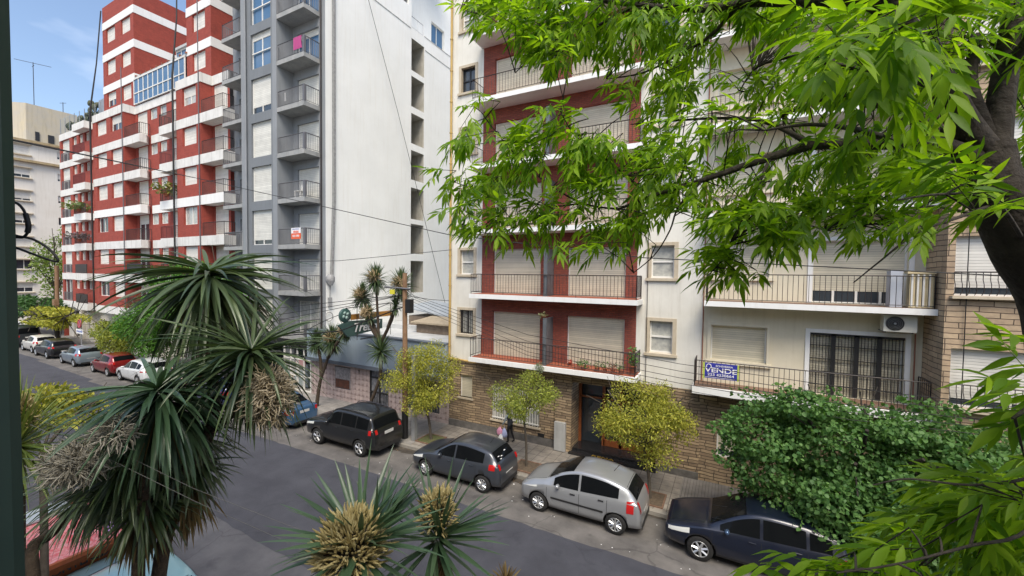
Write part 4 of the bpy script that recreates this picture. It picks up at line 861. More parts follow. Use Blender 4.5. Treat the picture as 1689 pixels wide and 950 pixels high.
        m.add(v, f, 0, True); return m.build(nm, mat_, parent)
    g = spec['glass']      # a0,a1 = windscreen x range; s0,s1 = side glass x range; pil = pillar xs ; r0,r1 rear glass x range
    for side in (-1, 1):
        xsn = [g['s0']]+sum([[p-.035, p+.035] for p in g['pil']], [])+[g['s1']]
        for i in range(0, len(xsn), 2):
            side_patch('side_window', carglass, xsn[i], xsn[i+1], lambda x: interp(belt, x)+.03, lambda x: min(interp(top, x)-.10, g.get('cap', 9)), side)
        if detail:
            for xp in spec['doors']:
                q = side_patch('door_seam', trim_m, xp-.006, xp+.006, lambda x: z0+.13, lambda x: interp(belt, x)+.0, side, .003, 1, 8)
            side_patch('sill_trim', trim_m, wf+r+.08, wr-r-.08, lambda x: z0+.045, lambda x: z0+.09, side, .004, 8, 1)
            if spec.get('mould'): side_patch('side_moulding', trim_m, wf+r+.12, wr-r-.05, lambda x: spec['mould'], lambda x: spec['mould']+.055, side, .014, 8, 1)
            for xh in spec['handles']:
                q = MB(); zh = interp(belt, xh)-.10; yh = side_y(xh, zh)+.012; q.box(x0+xh-.08, x0+xh+.08, side*yh-.014, side*yh+.014, zh-.014, zh+.014); q.build('door_handle', trim_m if spec.get('dark_handle') else P_, t)
        xm = g['s0']+.16; zm = interp(belt, xm)+.06; q = MB(); q.ball((x0+xm, side*(side_y(xm, zm)+.10), zm), .065, .10, .07, 10); q.bar((x0+xm, side*side_y(xm, zm-.03), zm-.03), (x0+xm, side*(side_y(xm, zm)+.08), zm), .03)
        q.build('wing_mirror', spec.get('mirror', P_), t)
    def top_patch(nm, mat_, xa, xb, fr, off=(0, .008), nx=10, ny=8):
        m = MB(); v = []
        for i in range(nx+1):
            x = lerp(xa, xb, i/nx); s = section(x); ymax = s[9][0]*fr(i/nx)
            for j in range(ny+1): y = lerp(-ymax, ymax, j/ny); v.append((x0+x+off[0], y, top_z(x, y)+off[1]))
        k = ny+1; m.add(v, [(i*k+j, (i+1)*k+j, (i+1)*k+j+1, i*k+j+1) for i in range(nx) for j in range(ny)], 0, True); return m.build(nm, mat_, t)
    top_patch('windscreen', carglass, g['a0'], g['a1'], lambda u: .93, (-.006, .008))
    top_patch('rear_window', carglass, g['r0'], g['r1'], lambda u: lerp(.86, .90, u), (.010, .008))
    # wheels
    for wx in (wf, wr):
        for side in (-1, 1):
            ys = side*(hw-.115); q = MB(); q.lathe((x0+wx, ys, r), [(r*.62, -.10), (r*.90, -.105), (r*.985, -.08), (r, -.04), (r, .04), (r*.985, .08), (r*.90, .105), (r*.62, .10), (r*.62, -.10)], 'y', 26)
            wo = q.build('wheel', tyre_m, t); q = MB(); o_ = side*.092; q.lathe((x0+wx, ys+o_*.55, r), [(0, 0), (r*.6, 0)], 'y', 20, 1, False)
            q.tube([(x0+wx+r*.62*math.cos(a), ys+o_, r+r*.62*math.sin(a)) for a in np.linspace(0, 2*math.pi, 25)], .014, 5)
            ns = spec.get('spokes', 7)
            for i in range(ns):
                a = 2*math.pi*i/ns+.3; wsp = spec.get('sw', .035)
                for da in ((-.12, .12) if spec.get('twin') else (0,)):
                    q.bar((x0+wx+.04*math.cos(a), ys+o_, r+.04*math.sin(a)), (x0+wx+r*.62*math.cos(a+da), ys+o_*.95, r+r*.62*math.sin(a+da)), wsp)
            q.lathe((x0+wx, ys+o_, r), [(0, side*.02), (.05, side*.02), (.055, 0)], 'y', 12, 0, False); q.build('rim', [rim_m, arch_m], wo)
    # lamps, plates, bumpers
    def rear_x(z):
        for (xa, za), (xb, zb) in zip(top[::-1], top[-2::-1]):
            if za <= z <= zb: return lerp(xa, xb, (z-za)/max(zb-za, 1e-6))
        return L-.02
    tz0, tz1, tw = spec.get('tail', (.78, .98, .28))
    for side in (-1, 1):
        xe_ = min(L-.02, rear_x(tz1+.07)); side_patch('tail_light', redlamp, xe_-tw, xe_, lambda x: tz0+.0, lambda x: tz1, side, .010, 6, 3)
        q = MB(); v = []; tz2 = min(tz1, interp(top, g['r1'])-.03)
        for i in range(5) if tz2 > tz0+.05 else []:
            z = lerp(tz0, tz2, i/4); xr = rear_x(z)
            for j in range(5): v.append((x0+xr+.012, side*lerp(.66, .80, j/4)*hw, z))
        if v: q.add(v, [(i*5+j, (i+1)*5+j, (i+1)*5+j+1, i*5+j+1) for i in range(4) for j in range(4)], 0, True); q.build('tail_light', redlamp, t)
        hz = spec.get('head', (.60, .84)); side_patch('headlight', clearlamp, .12, .66, lambda x: hz[0]+(x-.1)*.15, lambda x: min(hz[1]+(x-.1)*.12, interp(top, x)-.03, interp(belt, x)-.005), side, .010, 6, 3)
    if detail:
        q = MB(); zp = spec.get('plate', .62); xp_ = max(rear_x(zp), rear_x(zp+.12))+.004; q.box(x0+xp_, x0+xp_+.014, -.24, .24, zp, zp+.12); q.build('number_plate', plate_m, t)
        q = MB(); q.box(x0-.012, x0+.002, -.5, .5, .30, .42); q.build('front_grille', trim_m, t)
        q = MB(); q.box(x0+L-.001, x0+L+.012, -hw*.7, hw*.7, z0+.03, z0+.16); q.build('rear_bumper_trim', trim_m, t)
    if detail:
        for (xa, fr) in ((g['a0']-.05, .9), (.16, .82)):
            q = MB(); s_ = section(xa); ym = s_[9][0]*fr; q.tube([(x0+xa, y, top_z(xa, y)+.002) for y in np.linspace(-ym, ym, 12)], .006, 4); q.build('bonnet_seam', trim_m, t)
        for sg in (-1, 1):
            q = MB(); q.tube([(x0+x, sg*section(x)[9][0]*.90, top_z(x, section(x)[9][0]*.90)+.003) for x in np.linspace(.2, g['a0']-.08, 8)], .005, 4); q.build('bonnet_seam', trim_m, t)
            q = MB(); xm_ = g['a0']+.12; q.tube([(x0+g['a0']+.02, sg*.35-.15, top_z(g['a0']+.02, sg*.35)+.02), (x0+xm_+.25, sg*.35+.3*0-.45, top_z(xm_+.25, .4)+.018)], .007, 4); q.build('wiper', trim_m, t)
        zb_ = lerp(z0, interp(top, L-.1), .42); q = MB(); q.tube([(x0+min(L, rear_x(zb_))+.004, y, zb_) for y in np.linspace(-hw*.72, hw*.72, 8)], .006, 4); q.build('bumper_seam', trim_m, t)
        xr_ = g['r1']+.05; q = MB(); q.tube([(x0+g['r0']-.03, y, top_z(g['r0']-.03, y)+.004) for y in np.linspace(-rw*.8, rw*.8, 10)], .007, 4); q.build('hatch_seam', trim_m, t)
    for extra in spec.get('extras', []): extra(t, x0, section, side_y, top_z, P_)
    return t
def rails(t, x0, sec, sy, tz, P_):
    for side in (-1, 1):
        q = MB(); pts = [(x0+x, side*.60, tz(x, .60)+.05) for x in np.linspace(1.75, 3.55, 9)]; pts = [(pts[0][0]-.08, pts[0][1], pts[0][2]-.05)]+pts+[(pts[-1][0]+.08, pts[-1][1], pts[-1][2]-.05)]
        q.tube(pts, .018, 5); q.build('roof_rail', rail_m, t)
rail_m = pmat('dark_chrome_rail', (.12, .12, .13), .3, metal=.7)
def antenna_x(xa):
    def f(t, x0, sec, sy, tz, P_):
        q = MB(); q.tube([(x0+xa, 0, tz(xa, 0)), (x0+xa+.16, 0, tz(xa, 0)+.22)], .008, 4); q.build('roof_antenna', trim_m, t)
    return f
def stickers(t, x0, sec, sy, tz, P_):
    for (x, y) in ((3.63, -.42), (3.70, -.36), (3.66, -.26), (3.60, .05)): q = MB(); q.box(x0+x, x0+x+.035, y, y+.09, tz(x, y)+.012, tz(x, y)+.018); q.build('window_sticker', M['letter'], t)
hatch_top = [(0, .48), (.03, .62), (.12, .72), (.45, .84), (.85, .93), (1.08, .98), (1.45, 1.20), (1.86, 1.42), (2.3, 1.49), (2.8, 1.47), (3.3, 1.40), (3.52, 1.31), (3.72, 1.08), (3.83, .90), (3.87, .60)]
hatch = dict(L=3.89, W=1.66, top=hatch_top, belt=[(0, .60), (.9, .88), (2, .93), (3.2, .99), (3.89, .95)], wheels=(.78, 3.24), r=.30, doors=(1.02, 2.08, 2.98), handles=(1.88, 2.80), tail=(.84, 1.02, .22), plate=.52, spokes=9, sw=.04,
             glass=dict(a0=1.10, a1=1.80, s0=1.32, s1=3.26, pil=[2.08], r0=3.46, r1=3.72), dark_handle=False)
c3 = dict(L=3.86, W=1.68, top=[(0, .50), (.03, .66), (.14, .80), (.45, .95), (.75, 1.03), (1.0, 1.12), (1.45, 1.37), (1.9, 1.51), (2.3, 1.535), (2.8, 1.50), (3.25, 1.40), (3.50, 1.29), (3.70, 1.05), (3.80, .85), (3.84, .60)],
          belt=[(0, .66), (.9, .92), (2, .96), (3.2, 1.03), (3.86, .95)], wheels=(.72, 3.15), r=.305, doors=(1.0, 2.05, 2.90), handles=(1.85, 2.72), mould=.56, tail=(.72, 1.04, .20), head=(.70, .84), plate=.50, spokes=10, sw=.035, rw=.76,
          glass=dict(a0=1.02, a1=1.82, s0=1.22, s1=3.22, pil=[2.05], r0=3.44, r1=3.70), dark_handle=True)
suv = dict(L=4.25, W=1.80, z0=.30, top=[(0, .62), (.03, .85), (.12, .98), (.5, 1.06), (1.1, 1.12), (1.28, 1.16), (1.55, 1.42), (1.82, 1.63), (2.2, 1.69), (3.0, 1.69), (3.7, 1.65), (3.92, 1.58), (4.08, 1.22), (4.18, 1.0), (4.22, .66)],
           belt=[(0, .86), (1.1, 1.06), (3, 1.10), (4.25, 1.14)], wheels=(.86, 3.43), r=.35, doors=(1.18, 2.30, 3.18), handles=(2.08, 3.02), tail=(.98, 1.16, .14), head=(.80, 1.04), plate=.88, spokes=5, sw=.04, twin=True, rw=.80,
           plan=[(0, .82), (.05, .90), (.2, .96), (.5, 1), (3.8, 1), (4.1, .97), (4.2, .92), (4.25, .86)], glass=dict(a0=1.30, a1=1.78, s0=1.40, s1=3.85, pil=[2.30, 3.18], r0=3.95, r1=4.10), extras=[rails, antenna_x(3.6)], dark_handle=False)
sedan = dict(L=4.35, W=1.70, top=[(0, .45), (.03, .60), (.15, .70), (.6, .80), (1.15, .90), (1.3, .94), (1.7, 1.18), (2.05, 1.38), (2.5, 1.43), (3.0, 1.38), (3.4, 1.20), (3.75, 1.02), (4.05, 1.00), (4.28, .96), (4.33, .62)],
             belt=[(0, .58), (1.1, .86), (3.5, .94), (4.35, .92)], wheels=(.80, 3.35), r=.30, doors=(1.1, 2.2, 3.05), handles=(1.98, 2.9), tail=(.74, .92, .30), plate=.72, spokes=7,
             glass=dict(a0=1.32, a1=2.0, s0=1.5, s1=3.45, pil=[2.25], r0=3.14, r1=3.66))
big = dict(L=4.35, W=1.80, top=[(0, .48), (.03, .66), (.18, .78), (.6, .90), (1.0, .98), (1.15, 1.02), (1.6, 1.27), (2.05, 1.47), (2.5, 1.53), (3.1, 1.51), (3.7, 1.42), (3.95, 1.33), (4.16, 1.05), (4.28, .88), (4.33, .60)],
           belt=[(0, .66), (1.0, .90), (2, .96), (3.6, 1.04), (4.35, .98)], wheels=(.92, 3.52), r=.325, doors=(1.2, 2.3, 3.25), handles=(2.1, 3.05), tail=(.88, 1.02, .28), head=(.60, .86), plate=.55, spokes=7, sw=.045,
           glass=dict(a0=1.16, a1=1.98, s0=1.38, s1=3.72, pil=[2.3, 3.25], r0=3.86, r1=4.14))
# X = midpoint of the two axles
car('silver hatchback with black side moulding between the dark grey hatchback and dark blue car', 'car', -3.99, 11.74, paint('silver_paint', (.36, .375, .39), .5), dict(c3, extras=[antenna_x(2.9)]))
car('dark grey small hatchback with stickers on its rear window parked behind the black off-roader', 'car', -8.58, 11.80, paint('graphite_paint', (.05, .058, .072)), dict(hatch, extras=[antenna_x(3.1), stickers]))
car('black compact off-roader with roof rails and five twin spoke wheels', 'car', -14.45, 11.72, paint('black_paint', (.012, .013, .014), .1), suv)
car('very dark blue hatchback with pale headlights half hidden under the round leaved tree', 'car', .76, 11.73, paint('midnight_blue_paint', (.008, .012, .026), .2), dict(big, mirror=pmat('chrome_mirror_cap', (.08, .13, .22), .2, metal=.6)))
car('mid blue saloon with lit red tail lights parked in front of the black off-roader', 'car', -20.3, 11.95, paint('steel_blue_paint', (.05, .12, .23)), sedan)
car('navy blue hatchback mostly hidden behind the large strap leaved palm', 'car', -25.4, 12.0, paint('navy_paint', (.012, .025, .09)), hatch)
car('dark maroon hatchback behind the fronds, in front of the navy car', 'car', -30.2, 12.05, paint('maroon_paint', (.06, .012, .012)), hatch)
car('white crossover with a full width red tail strip', 'car', -35.05, 12.05, paint('white_paint', (.62, .64, .66), 0), dict(big, tail=(.90, .98, .30)))
car('red hatchback with light brown glints parked between the silver blue hatchback and the white crossover', 'car', -39.6, 12.05, paint('red_paint', (.22, .012, .014)), dict(hatch))
car('pale silver blue five door hatchback parked beside the round no stopping sign', 'car', -45.5, 12.0, paint('silver_blue_paint', (.27, .33, .39), .5), dict(hatch, W=1.68))
car('black hatchback parked between the white and the silver blue hatchbacks', 'car', -51.35, 12.0, paint('jet_paint', (.010, .010, .012), .1), big)
car('white hatchback parked second from the street corner', 'car', -55.8, 12.2, paint('cream_white_paint', (.60, .59, .55), 0), hatch)
car('dark grey van parked nearest the street corner', 'van', -61.5, 12.2, paint('slate_paint', (.03, .034, .038), .1), dict(suv, L=4.9, top=[(0, .7), (.03, .95), (.3, 1.15), (.9, 1.25), (1.3, 1.7), (1.6, 1.88), (2.4, 1.95), (4.4, 1.93), (4.7, 1.85), (4.8, 1.2), (4.86, .7)], wheels=(.9, 3.9), plan=[(0, .85), (.3, .97), (.6, 1), (4.5, 1), (4.86, .93)], belt=[(0, .9), (1, 1.15), (4.9, 1.2)], glass=dict(a0=1.0, a1=1.5, s0=1.4, s1=4.4, pil=[2.3, 3.3], r0=4.72, r1=4.79), extras=[]))
car('white car seen under the trees beyond the street corner', 'car', -79, 17.5, paint('plain_white_paint', (.6, .6, .6), 0), sedan, group='cars parked in the side street', rz=.5)
car('pale sky blue hatchback in the near kerb lane with a black mirror', 'car', -10.95, 2.85, paint('sky_blue_paint', (.20, .36, .42), .2), dict(hatch, mirror=M['black']), group='cars parked along the near kerb')
# skip with rubble bags
t = thing('skip', 'orange rubble skip covered with a red and white patterned sheet', 'skip', (-14.2, 3.75, 0)); m = MB()
def frustum(m, x0, x1, y0, y1, z0, X0, X1, Y0, Y1, z1, mi=0): m.add([(x0, y0, z0), (x1, y0, z0), (x1, y1, z0), (x0, y1, z0), (X0, Y0, z1), (X1, Y0, z1), (X1, Y1, z1), (X0, Y1, z1)], [(0, 3, 2, 1), (4, 5, 6, 7), (0, 1, 5, 4), (1, 2, 6, 5), (2, 3, 7, 6), (3, 0, 4, 7)], mi)
frustum(m, -15.2, -13.2, 2.85, 4.6, .15, -15.6, -12.66, 2.75, 4.75, 1.12); m.build('container', pmat('orange_steel', (.42, .10, .025), .6, (.30, .08, .03), 3, streak=.4), t)
m = MB(); m.box(-15.66, -12.6, 2.69, 2.77, 1.10, 1.19); m.box(-15.66, -12.6, 4.73, 4.81, 1.10, 1.19); m.box(-12.68, -12.6, 2.77, 4.73, 1.10, 1.19); m.box(-15.66, -15.58, 2.77, 4.73, 1.10, 1.19); m.build('rim', bpy.data.materials['orange_steel'], t)
m = MB(); NX, NYY = 24, 16; v = []
for i in range(NX+1):
    for j in range(NYY+1):
        u, q = i/NX, j/NYY; v.append((lerp(-15.58, -12.7, u), lerp(2.78, 4.72, q), 1.15+.10*math.sin(u*3.1)*math.sin(q*3.1)+.05*rnd.random()*min(u, 1-u, q, 1-q)*8))
m.add(v, [(i*(NYY+1)+j, (i+1)*(NYY+1)+j, (i+1)*(NYY+1)+j+1, i*(NYY+1)+j+1) for i in range(NX) for j in range(NYY)], 0, True)
m.build('cover_sheet', pmat('red_patterned_sheet', (.62, .07, .09), .6, (.72, .42, .42), 7, detail=8, distort=2), t)
m = MB(); m.box(-15.65, -14.9, 2.6, 4.0, 1.27, 1.32); m.build('wooden_board', pmat('pale_board', (.42, .48, .52), .7), t)
text('CONTENEDORES', 'lettering', M['black'], t, (-12.80, 3.7, .88), RX @ Matrix.Rotation(R_(-8), 3, 'X'), .20, .004, bold=.004)
m = MB()
for i in range(6): m.ball((-14.9+.18*i, 3.0+.1*(i % 2), 1.30+.05*(i % 3)), .14, .2, .09, 8)
q = m.build('rubbish_bag', pmat('lilac_bag', (.45, .25, .6), .4), None, origin=(-14.9, 3, 1.3)); bpy.data.objects.remove(q)
m = MB(); m.add([(-13.5, 4.1, 1.26), (-13.0, 4.0, 1.25), (-12.9, 4.5, 1.24), (-13.4, 4.6, 1.27), (-13.2, 4.3, 1.40)], [(0, 1, 4), (1, 2, 4), (2, 3, 4), (3, 0, 4), (3, 2, 1, 0)]); q = m.build('plastic_bag', pmat('lilac_bag2', (.45, .25, .60), .4), None, origin=(-13.2, 4.3, 1.25)); tag(q, 'lilac plastic bag lying on the red sheet of the skip', 'bag')
m = MB()
for i in range(5): m.ball((-16.6+.35*i, 3.3+.25*(i % 2), .95), .42, .5, .22, 10)
# ================================================================= STREET FURNITURE
def post(name, label, cat, mb, mt, loc): o = mb.build(name, mt, None, origin=loc); tag(o, label, cat); return o
t = thing('utility_pole', 'brown wooden utility pole standing beside the grey steel post', 'utility pole', (-12.69, 13.9, .13)); m = MB(); m.tube([(-12.69, 13.9, .1), (-12.70, 13.9, 3.8), (-12.73, 13.9, 7.5)], [.13, .115, .10], 10); m.build('pole', M['polew'], t)
m = MB(); m.tube([(-12.69, 13.9, .13), (-12.69, 13.9, 1.35)], .142, 12); m.build('black_sleeve', M['black'], t)
m = MB(); m.box(-12.57, -12.30, 13.75, 14.0, 5.75, 6.35); m.build('junction_box', M['black'], t)
m = MB(); m.box(-13.45, -13.2, 13.72, 13.78, 6.55, 6.75); m.build('yellow_tag', pmat('yellow_tag_plastic', (.65, .6, .05), .5), t)
m = MB(); m.bar((-13.8, 13.78, 6.86), (-12.3, 13.78, 6.80), .06); m.build('crossarm', M['rail'], t)
m = MB(); m.box(-12.23, -12.05, 13.8, 13.98, .13, 3.92); post('steel_post', 'short square galvanised post beside the wooden utility pole', 'post', m, M['metal'], (-12.14, 13.9, .13))
t = thing('street_sign', 'round no stopping sign over a small white plate on a thin post', 'sign', (-48.8, 13.8, .13)); m = MB(); m.tube([(-48.8, 13.8, .1), (-48.8, 13.8, 3.3)], .035, 6); m.build('post', M['metal'], t)
m = MB(); m.lathe((-48.8, 13.70, 2.85), [(0, 0), (.36, 0), (.36, .02), (0, .02)], 'y', 20, 0, False); o = m.build('sign_disc', pmat('faded_blue_disc', (.10, .12, .22), .5), t)
m = MB(); m.tube([(-48.8+.33*math.cos(a), 13.69, 2.85+.33*math.sin(a)) for a in np.linspace(0, 2*math.pi, 25)], .05, 5); m.bar((-49.0, 13.68, 3.08), (-48.6, 13.68, 2.62), .06); m.build('red_ring', pmat('faded_red', (.35, .05, .06), .5), o)
m = MB(); m.box(-49.55, -48.05, 13.68, 13.70, 2.0, 2.38); o = m.build('plate', M['letter'], t); text('ESTACIONAR', 'plate_lettering', pmat('blue_letter2', (.05, .12, .4), .5), o, (-48.8, 13.67, 2.19), RY, .2, .003)
m = MB(); m.box(-16.3, -16.29, 13, 13.01, 1, 1.01)
def gratebox(x, y, s=.42, grass=False, lab=''):
    m = MB(); m.box(x-s, x+s, y-s, y+s, .132, .15); t_ = .05
    m.box(x-s-t_, x-s, y-s-t_, y+s+t_, .12, .17, 1); m.box(x+s, x+s+t_, y-s-t_, y+s+t_, .12, .17, 1); m.box(x-s, x+s, y-s-t_, y-s, .12, .17, 1); m.box(x-s, x+s, y+s, y+s+t_, .12, .17, 1)
    o = m.build('tree_pit', [M['grass'] if grass else M['soil'], pmat('rusty_pit_edge', (.13, .075, .05), .8, (.2, .12, .08), 8)], None, origin=(x, y, .13)); tag(o, lab, 'tree pit', 'square tree pits in the pavement')
gratebox(-11.56, 14.33, .45, True, 'grassy square tree pit beside the steel post'); gratebox(-6.74, 14.07, .40, False, 'square tree pit with brown soil below the middle yellow green tree'); gratebox(-2.18, 14.06, .42, False, 'square tree pit behind the silver hatchback')
# litter and a few leaves along the gutter
m = MB()
for i in range(260):
    x = rnd.uniform(-30, 3); y = KY-abs(rnd.gauss(0, .22))-.03; s = rnd.uniform(.015, .05); a = rnd.uniform(0, 3.14); c_, s_ = math.cos(a)*s, math.sin(a)*s
    m.add([(x-c_, y-s_, .008), (x+s_*.6, y-c_*.6, .012), (x+c_, y+s_, .02), (x-s_*.6, y+c_*.6, .012)], [(0, 1, 2, 3)], rnd.choice([0, 0, 0, 0, 1]))
m.build('gutter_litter', [pmat('dry_leaf_litter', (.16, .10, .05), .9), M['letter']], None, kind='stuff')
m = MB(); random.seed(3)
for i in range(90):
    x = rnd.uniform(-20, 2); y = rnd.uniform(11.1, 13.2); s = rnd.uniform(.01, .025)
    m.add([(x-s, y, .008), (x, y-s, .008), (x+s, y, .008), (x, y+s, .008)], [(0, 1, 2, 3)])
m.build('lane_litter', [M['letter']], None, kind='stuff')
# ================================================================= BALCONY THINGS
leafg = leafmat('potted_leaf', (.04, .10, .02), (.09, .20, .04), .25)
def bush(c, rx, ry, rz, n, s, mt, name='leaves', parent=None, seed=1, droop=0):
    r = random.Random(seed); m = MB()
    for i in range(n):
        while True:
            p = Vector((r.uniform(-1, 1), r.uniform(-1, 1), r.uniform(-1, 1)))
            if p.length < 1: break
        p = Vector((c[0]+p.x*rx, c[1]+p.y*ry, c[2]+p.z*rz)); d = Vector((r.gauss(0, 1), r.gauss(0, 1), r.gauss(0, .7)-droop)).normalized(); e = d.orthogonal().normalized(); q = s*r.uniform(.6, 1.3)
        m.add([p, p+d*q*.5+e*q*.22, p+d*q, p+d*q*.5-e*q*.22], [(0, 1, 2, 3)])
    return m.build(name, mt, parent)
def pot(label, x, y, z, h=.2, r=.11, rx=.2, rz=.25, n=90, s=.10, mt=None, cat='potted plant', pm=None, seed=1):
    t = thing('potted_plant', label, cat, (x, y, z), 'plants on balconies'); m = MB(); m.lathe((x, y, z), [(r*.7, 0), (r, h), (r*1.08, h), (r*1.08, h+.02), (r*.9, h+.02), (0, h)], 'z', 12); m.build('pot', pm or M['terracotta'], t)
    bush((x, y, z+h+rz*.8), rx, rx, rz, n, s, mt or leafg, 'foliage', t, seed); return t
f = E_[0]
pot('tall leafy plant in a pot at the right end of the lowest brick balcony', -3.15, 15.6, f, .35, .14, .18, .42, 130, .13, seed=2)
pot('small bushy plant hanging through the lowest brick balcony railing, left of the clay pots', -5.0, 15.5, f, .12, .1, .28, .17, 120, .09, seed=3)
for i, (x, lab) in enumerate(((-4.45, 'clay pot plant, first of the row near the right end of the lowest brick balcony'), (-4.15, 'clay pot plant, second of the row near the right end of the lowest brick balcony'), (-3.85, 'clay pot with reddish stems, third in the row on the lowest brick balcony'), (-3.55, 'clay pot plant, last of the row before the tall leafy plant'))):
    pot(lab, x, 15.48, f, .16, .09, .16, .16, 60, .08, seed=10+i, mt=leafmat('dry_pot_leaf', (.05, .08, .03), (.22, .08, .05), .2) if i == 2 else None)
pot('red flowering pot standing before the right roller shutter of the lowest brick balcony', -5.75, 16.0, f, .12, .08, .1, .08, 40, .07, seed=21, mt=leafmat('red_petal', (.5, .03, .02), (.6, .05, .02), .2))
bush((-6.78, 15.22, f-.06), .18, .12, .22, 160, .08, leafmat('grey_leaf', (.12, .16, .09), (.22, .26, .15), .2), 'tmpb', None, 31); o = bpy.data.objects['tmpb']; o.name = 'hanging_plant'; tag(o, 'grey green tuft spilling over the lowest brick balcony below the divider', 'plant', 'plants on balconies')
pot('spiky plant on top of the divider of the lowest brick balcony', -6.75, 15.5, f+1.95, .06, .08, .14, .08, 60, .12, seed=33, mt=leafmat('straw_leaf', (.10, .12, .05), (.22, .2, .1), .2))
pot('leafy plant on a white parapet of the red building near the grey tower', -32.1, 16.3, F[1], .35, .2, .45, .4, 150, .22, seed=41)
pot('trailing green and yellow plant on a small balcony of the red building', -39.5, 16.15, F[3]+.3, .2, .2, 1.0, .55, 260, .25, seed=42, mt=leafmat('trail_leaf', (.05, .10, .02), (.22, .20, .03), .2))
pot('pale green planter bush on the narrow balcony of the red building', -57.2, 16.2, F[3]+.2, .2, .2, 1.2, .4, 260, .3, seed=43, mt=leafmat('pale_planter_leaf', (.10, .16, .05), (.2, .26, .1), .2))
pot('dark flowering planter on a narrow red building balcony one floor below the pale bush', -57.2, 16.2, F[2]+.2, .2, .2, 1.2, .4, 240, .25, seed=44, mt=leafmat('mauve_leaf', (.05, .05, .04), (.25, .2, .25), .2))
for i, (x, z, r_, lab) in enumerate(((-62.6, .8, .8, 'prickly dark pad cactus at the left end of the roof terrace'), (-60.4, 1.0, .7, 'middle dark pad cactus on the roof terrace'), (-58.0, 1.25, .9, 'dark pad cactus on the roof terrace beside the terrace room'), (-56.6, 1.9, .9, 'tallest dark cactus on the roof terrace'))):
    m = MB(); rr = random.Random(50+i)
    for k in range(13): a = rr.uniform(-1, 1); m.ball((x+a*r_*.9, 17.35+rr.uniform(-.25, .25), zt+.15+rr.random()*z*1.1), .34, .16, .30, 8)
    m.tube([(x, 17.35, zt), (x, 17.35, zt+z)], .12, 6); o = m.build('cactus', pmat('cactus_skin', (.05, .065, .03), .8, (.10, .09, .05), 4), None, origin=(x, 17.35, zt)); tag(o, lab, 'cactus', 'cacti on the roof terrace')
def laundry(label, x0, x1, y, z0, z1, c, name='towel', cat='towel'):
    m = MB(); n = 10; v = []
    for i in range(n+1):
        x = lerp(x0, x1, i/n); o_ = .025*math.sin(i*1.7); v += [(x, y+o_*.3, z1), (x, y+o_, (z0+z1)/2), (x, y-o_, z0)]
    v2 = [(a, b_+.012, c_) for a, b_, c_ in v]; k = len(v); f = []
    for i in range(n):
        for j in range(2): a = i*3+j; f += [(a, a+3, a+4, a+1), (k+a+1, k+a+4, k+a+3, k+a)]
    m.add(v+v2, f, 0, True); o = m.build(name, pmat(name+'_cloth_'+str(int(x0*10)), c, .9), None, origin=((x0+x1)/2, y, z0)); tag(o, label, cat)
laundry('magenta towel hanging over a grey balcony railing', -23.75, -22.98, 16.2, G[6]+.25, G[6]+.98, (.40, .06, .20))
laundry('white cloth hung inside the grey balcony railing below the magenta towel', -24.95, -24.8, 16.4, G[5]+.4, G[5]+.9, (.6, .6, .6), 'cloth', 'cloth')
m = MB(); z = G[1]
for x in (-23.2, -22.95): m.bar((x-.3, 16.9, z), (x, 16.6, z+1.3), .025)
for i in range(5): m.bar((-23.5, 16.5+.1*i, z+1.25), (-22.9, 16.5+.1*i, z+1.25), .015)
o = m.build('drying_rack', M['metal'], None, origin=(-23.2, 16.7, z)); tag(o, 'metal drying rack standing on a grey balcony two floors above the pet shop', 'drying rack')
m = MB(); z = G[3]+.02
for x, y in ((-24.1, 16.5), (-23.6, 16.5), (-24.1, 16.95), (-23.6, 16.95)): m.bar((x, y, z), (x, y, z+.42), .03)
m.box(-24.13, -23.57, 16.47, 16.98, z+.42, z+.46); m.box(-24.13, -23.57, 16.94, 16.98, z+.46, z+.9); o = m.build('plastic_chair', M['frame'], None, origin=(-23.8, 16.7, z)); tag(o, 'white plastic chair behind a grey balcony railing', 'chair')
m = MB(); z = C_[1]; m.box(4.03, 4.30, 15.5, 15.85, z+.015, z+1.05); o = m.build('storage_locker', pmat('pale_grey_blue_locker', (.42, .45, .50), .6, (.38, .4, .45), 4), None, origin=(4.15, 15.7, z)); tag(o, 'pale grey upright locker beside the yellowed cabinet on the cream balcony', 'locker')
m = MB(); m.box(-22.28, -22.16, 17.42, 17.65, 5.3, 5.9); m.lathe((-22.14, 17.5, 7.0), [(.12, -.35), (.26, -.1), (.28, .15), (.16, .35)], 'z', 12)
m.tube([(-22.2, 17.45+.28*math.cos(a), 4.7+.28*math.sin(a)) for a in np.linspace(0, 6.28, 20)], .03, 6)
for dy in (0, .09, .16, .22): m.tube([(-22.22, 17.42+dy+.35, 34), (-22.22, 17.42+dy+.32, 12), (-22.2, 17.45+dy+.1, 7.4), (-22.2, 17.5+dy*.3, 6.8), (-22.2, 17.5, 5.8)], .026, 5)
o = m.build('cable_riser', pmat('grey_cable_bundle', (.34, .34, .34), .6, (.2, .2, .2), 6), None, origin=(-22.2, 17.5, 5)); tag(o, 'grey cable bundle with a coiled loop running up the white side wall edge', 'cable')
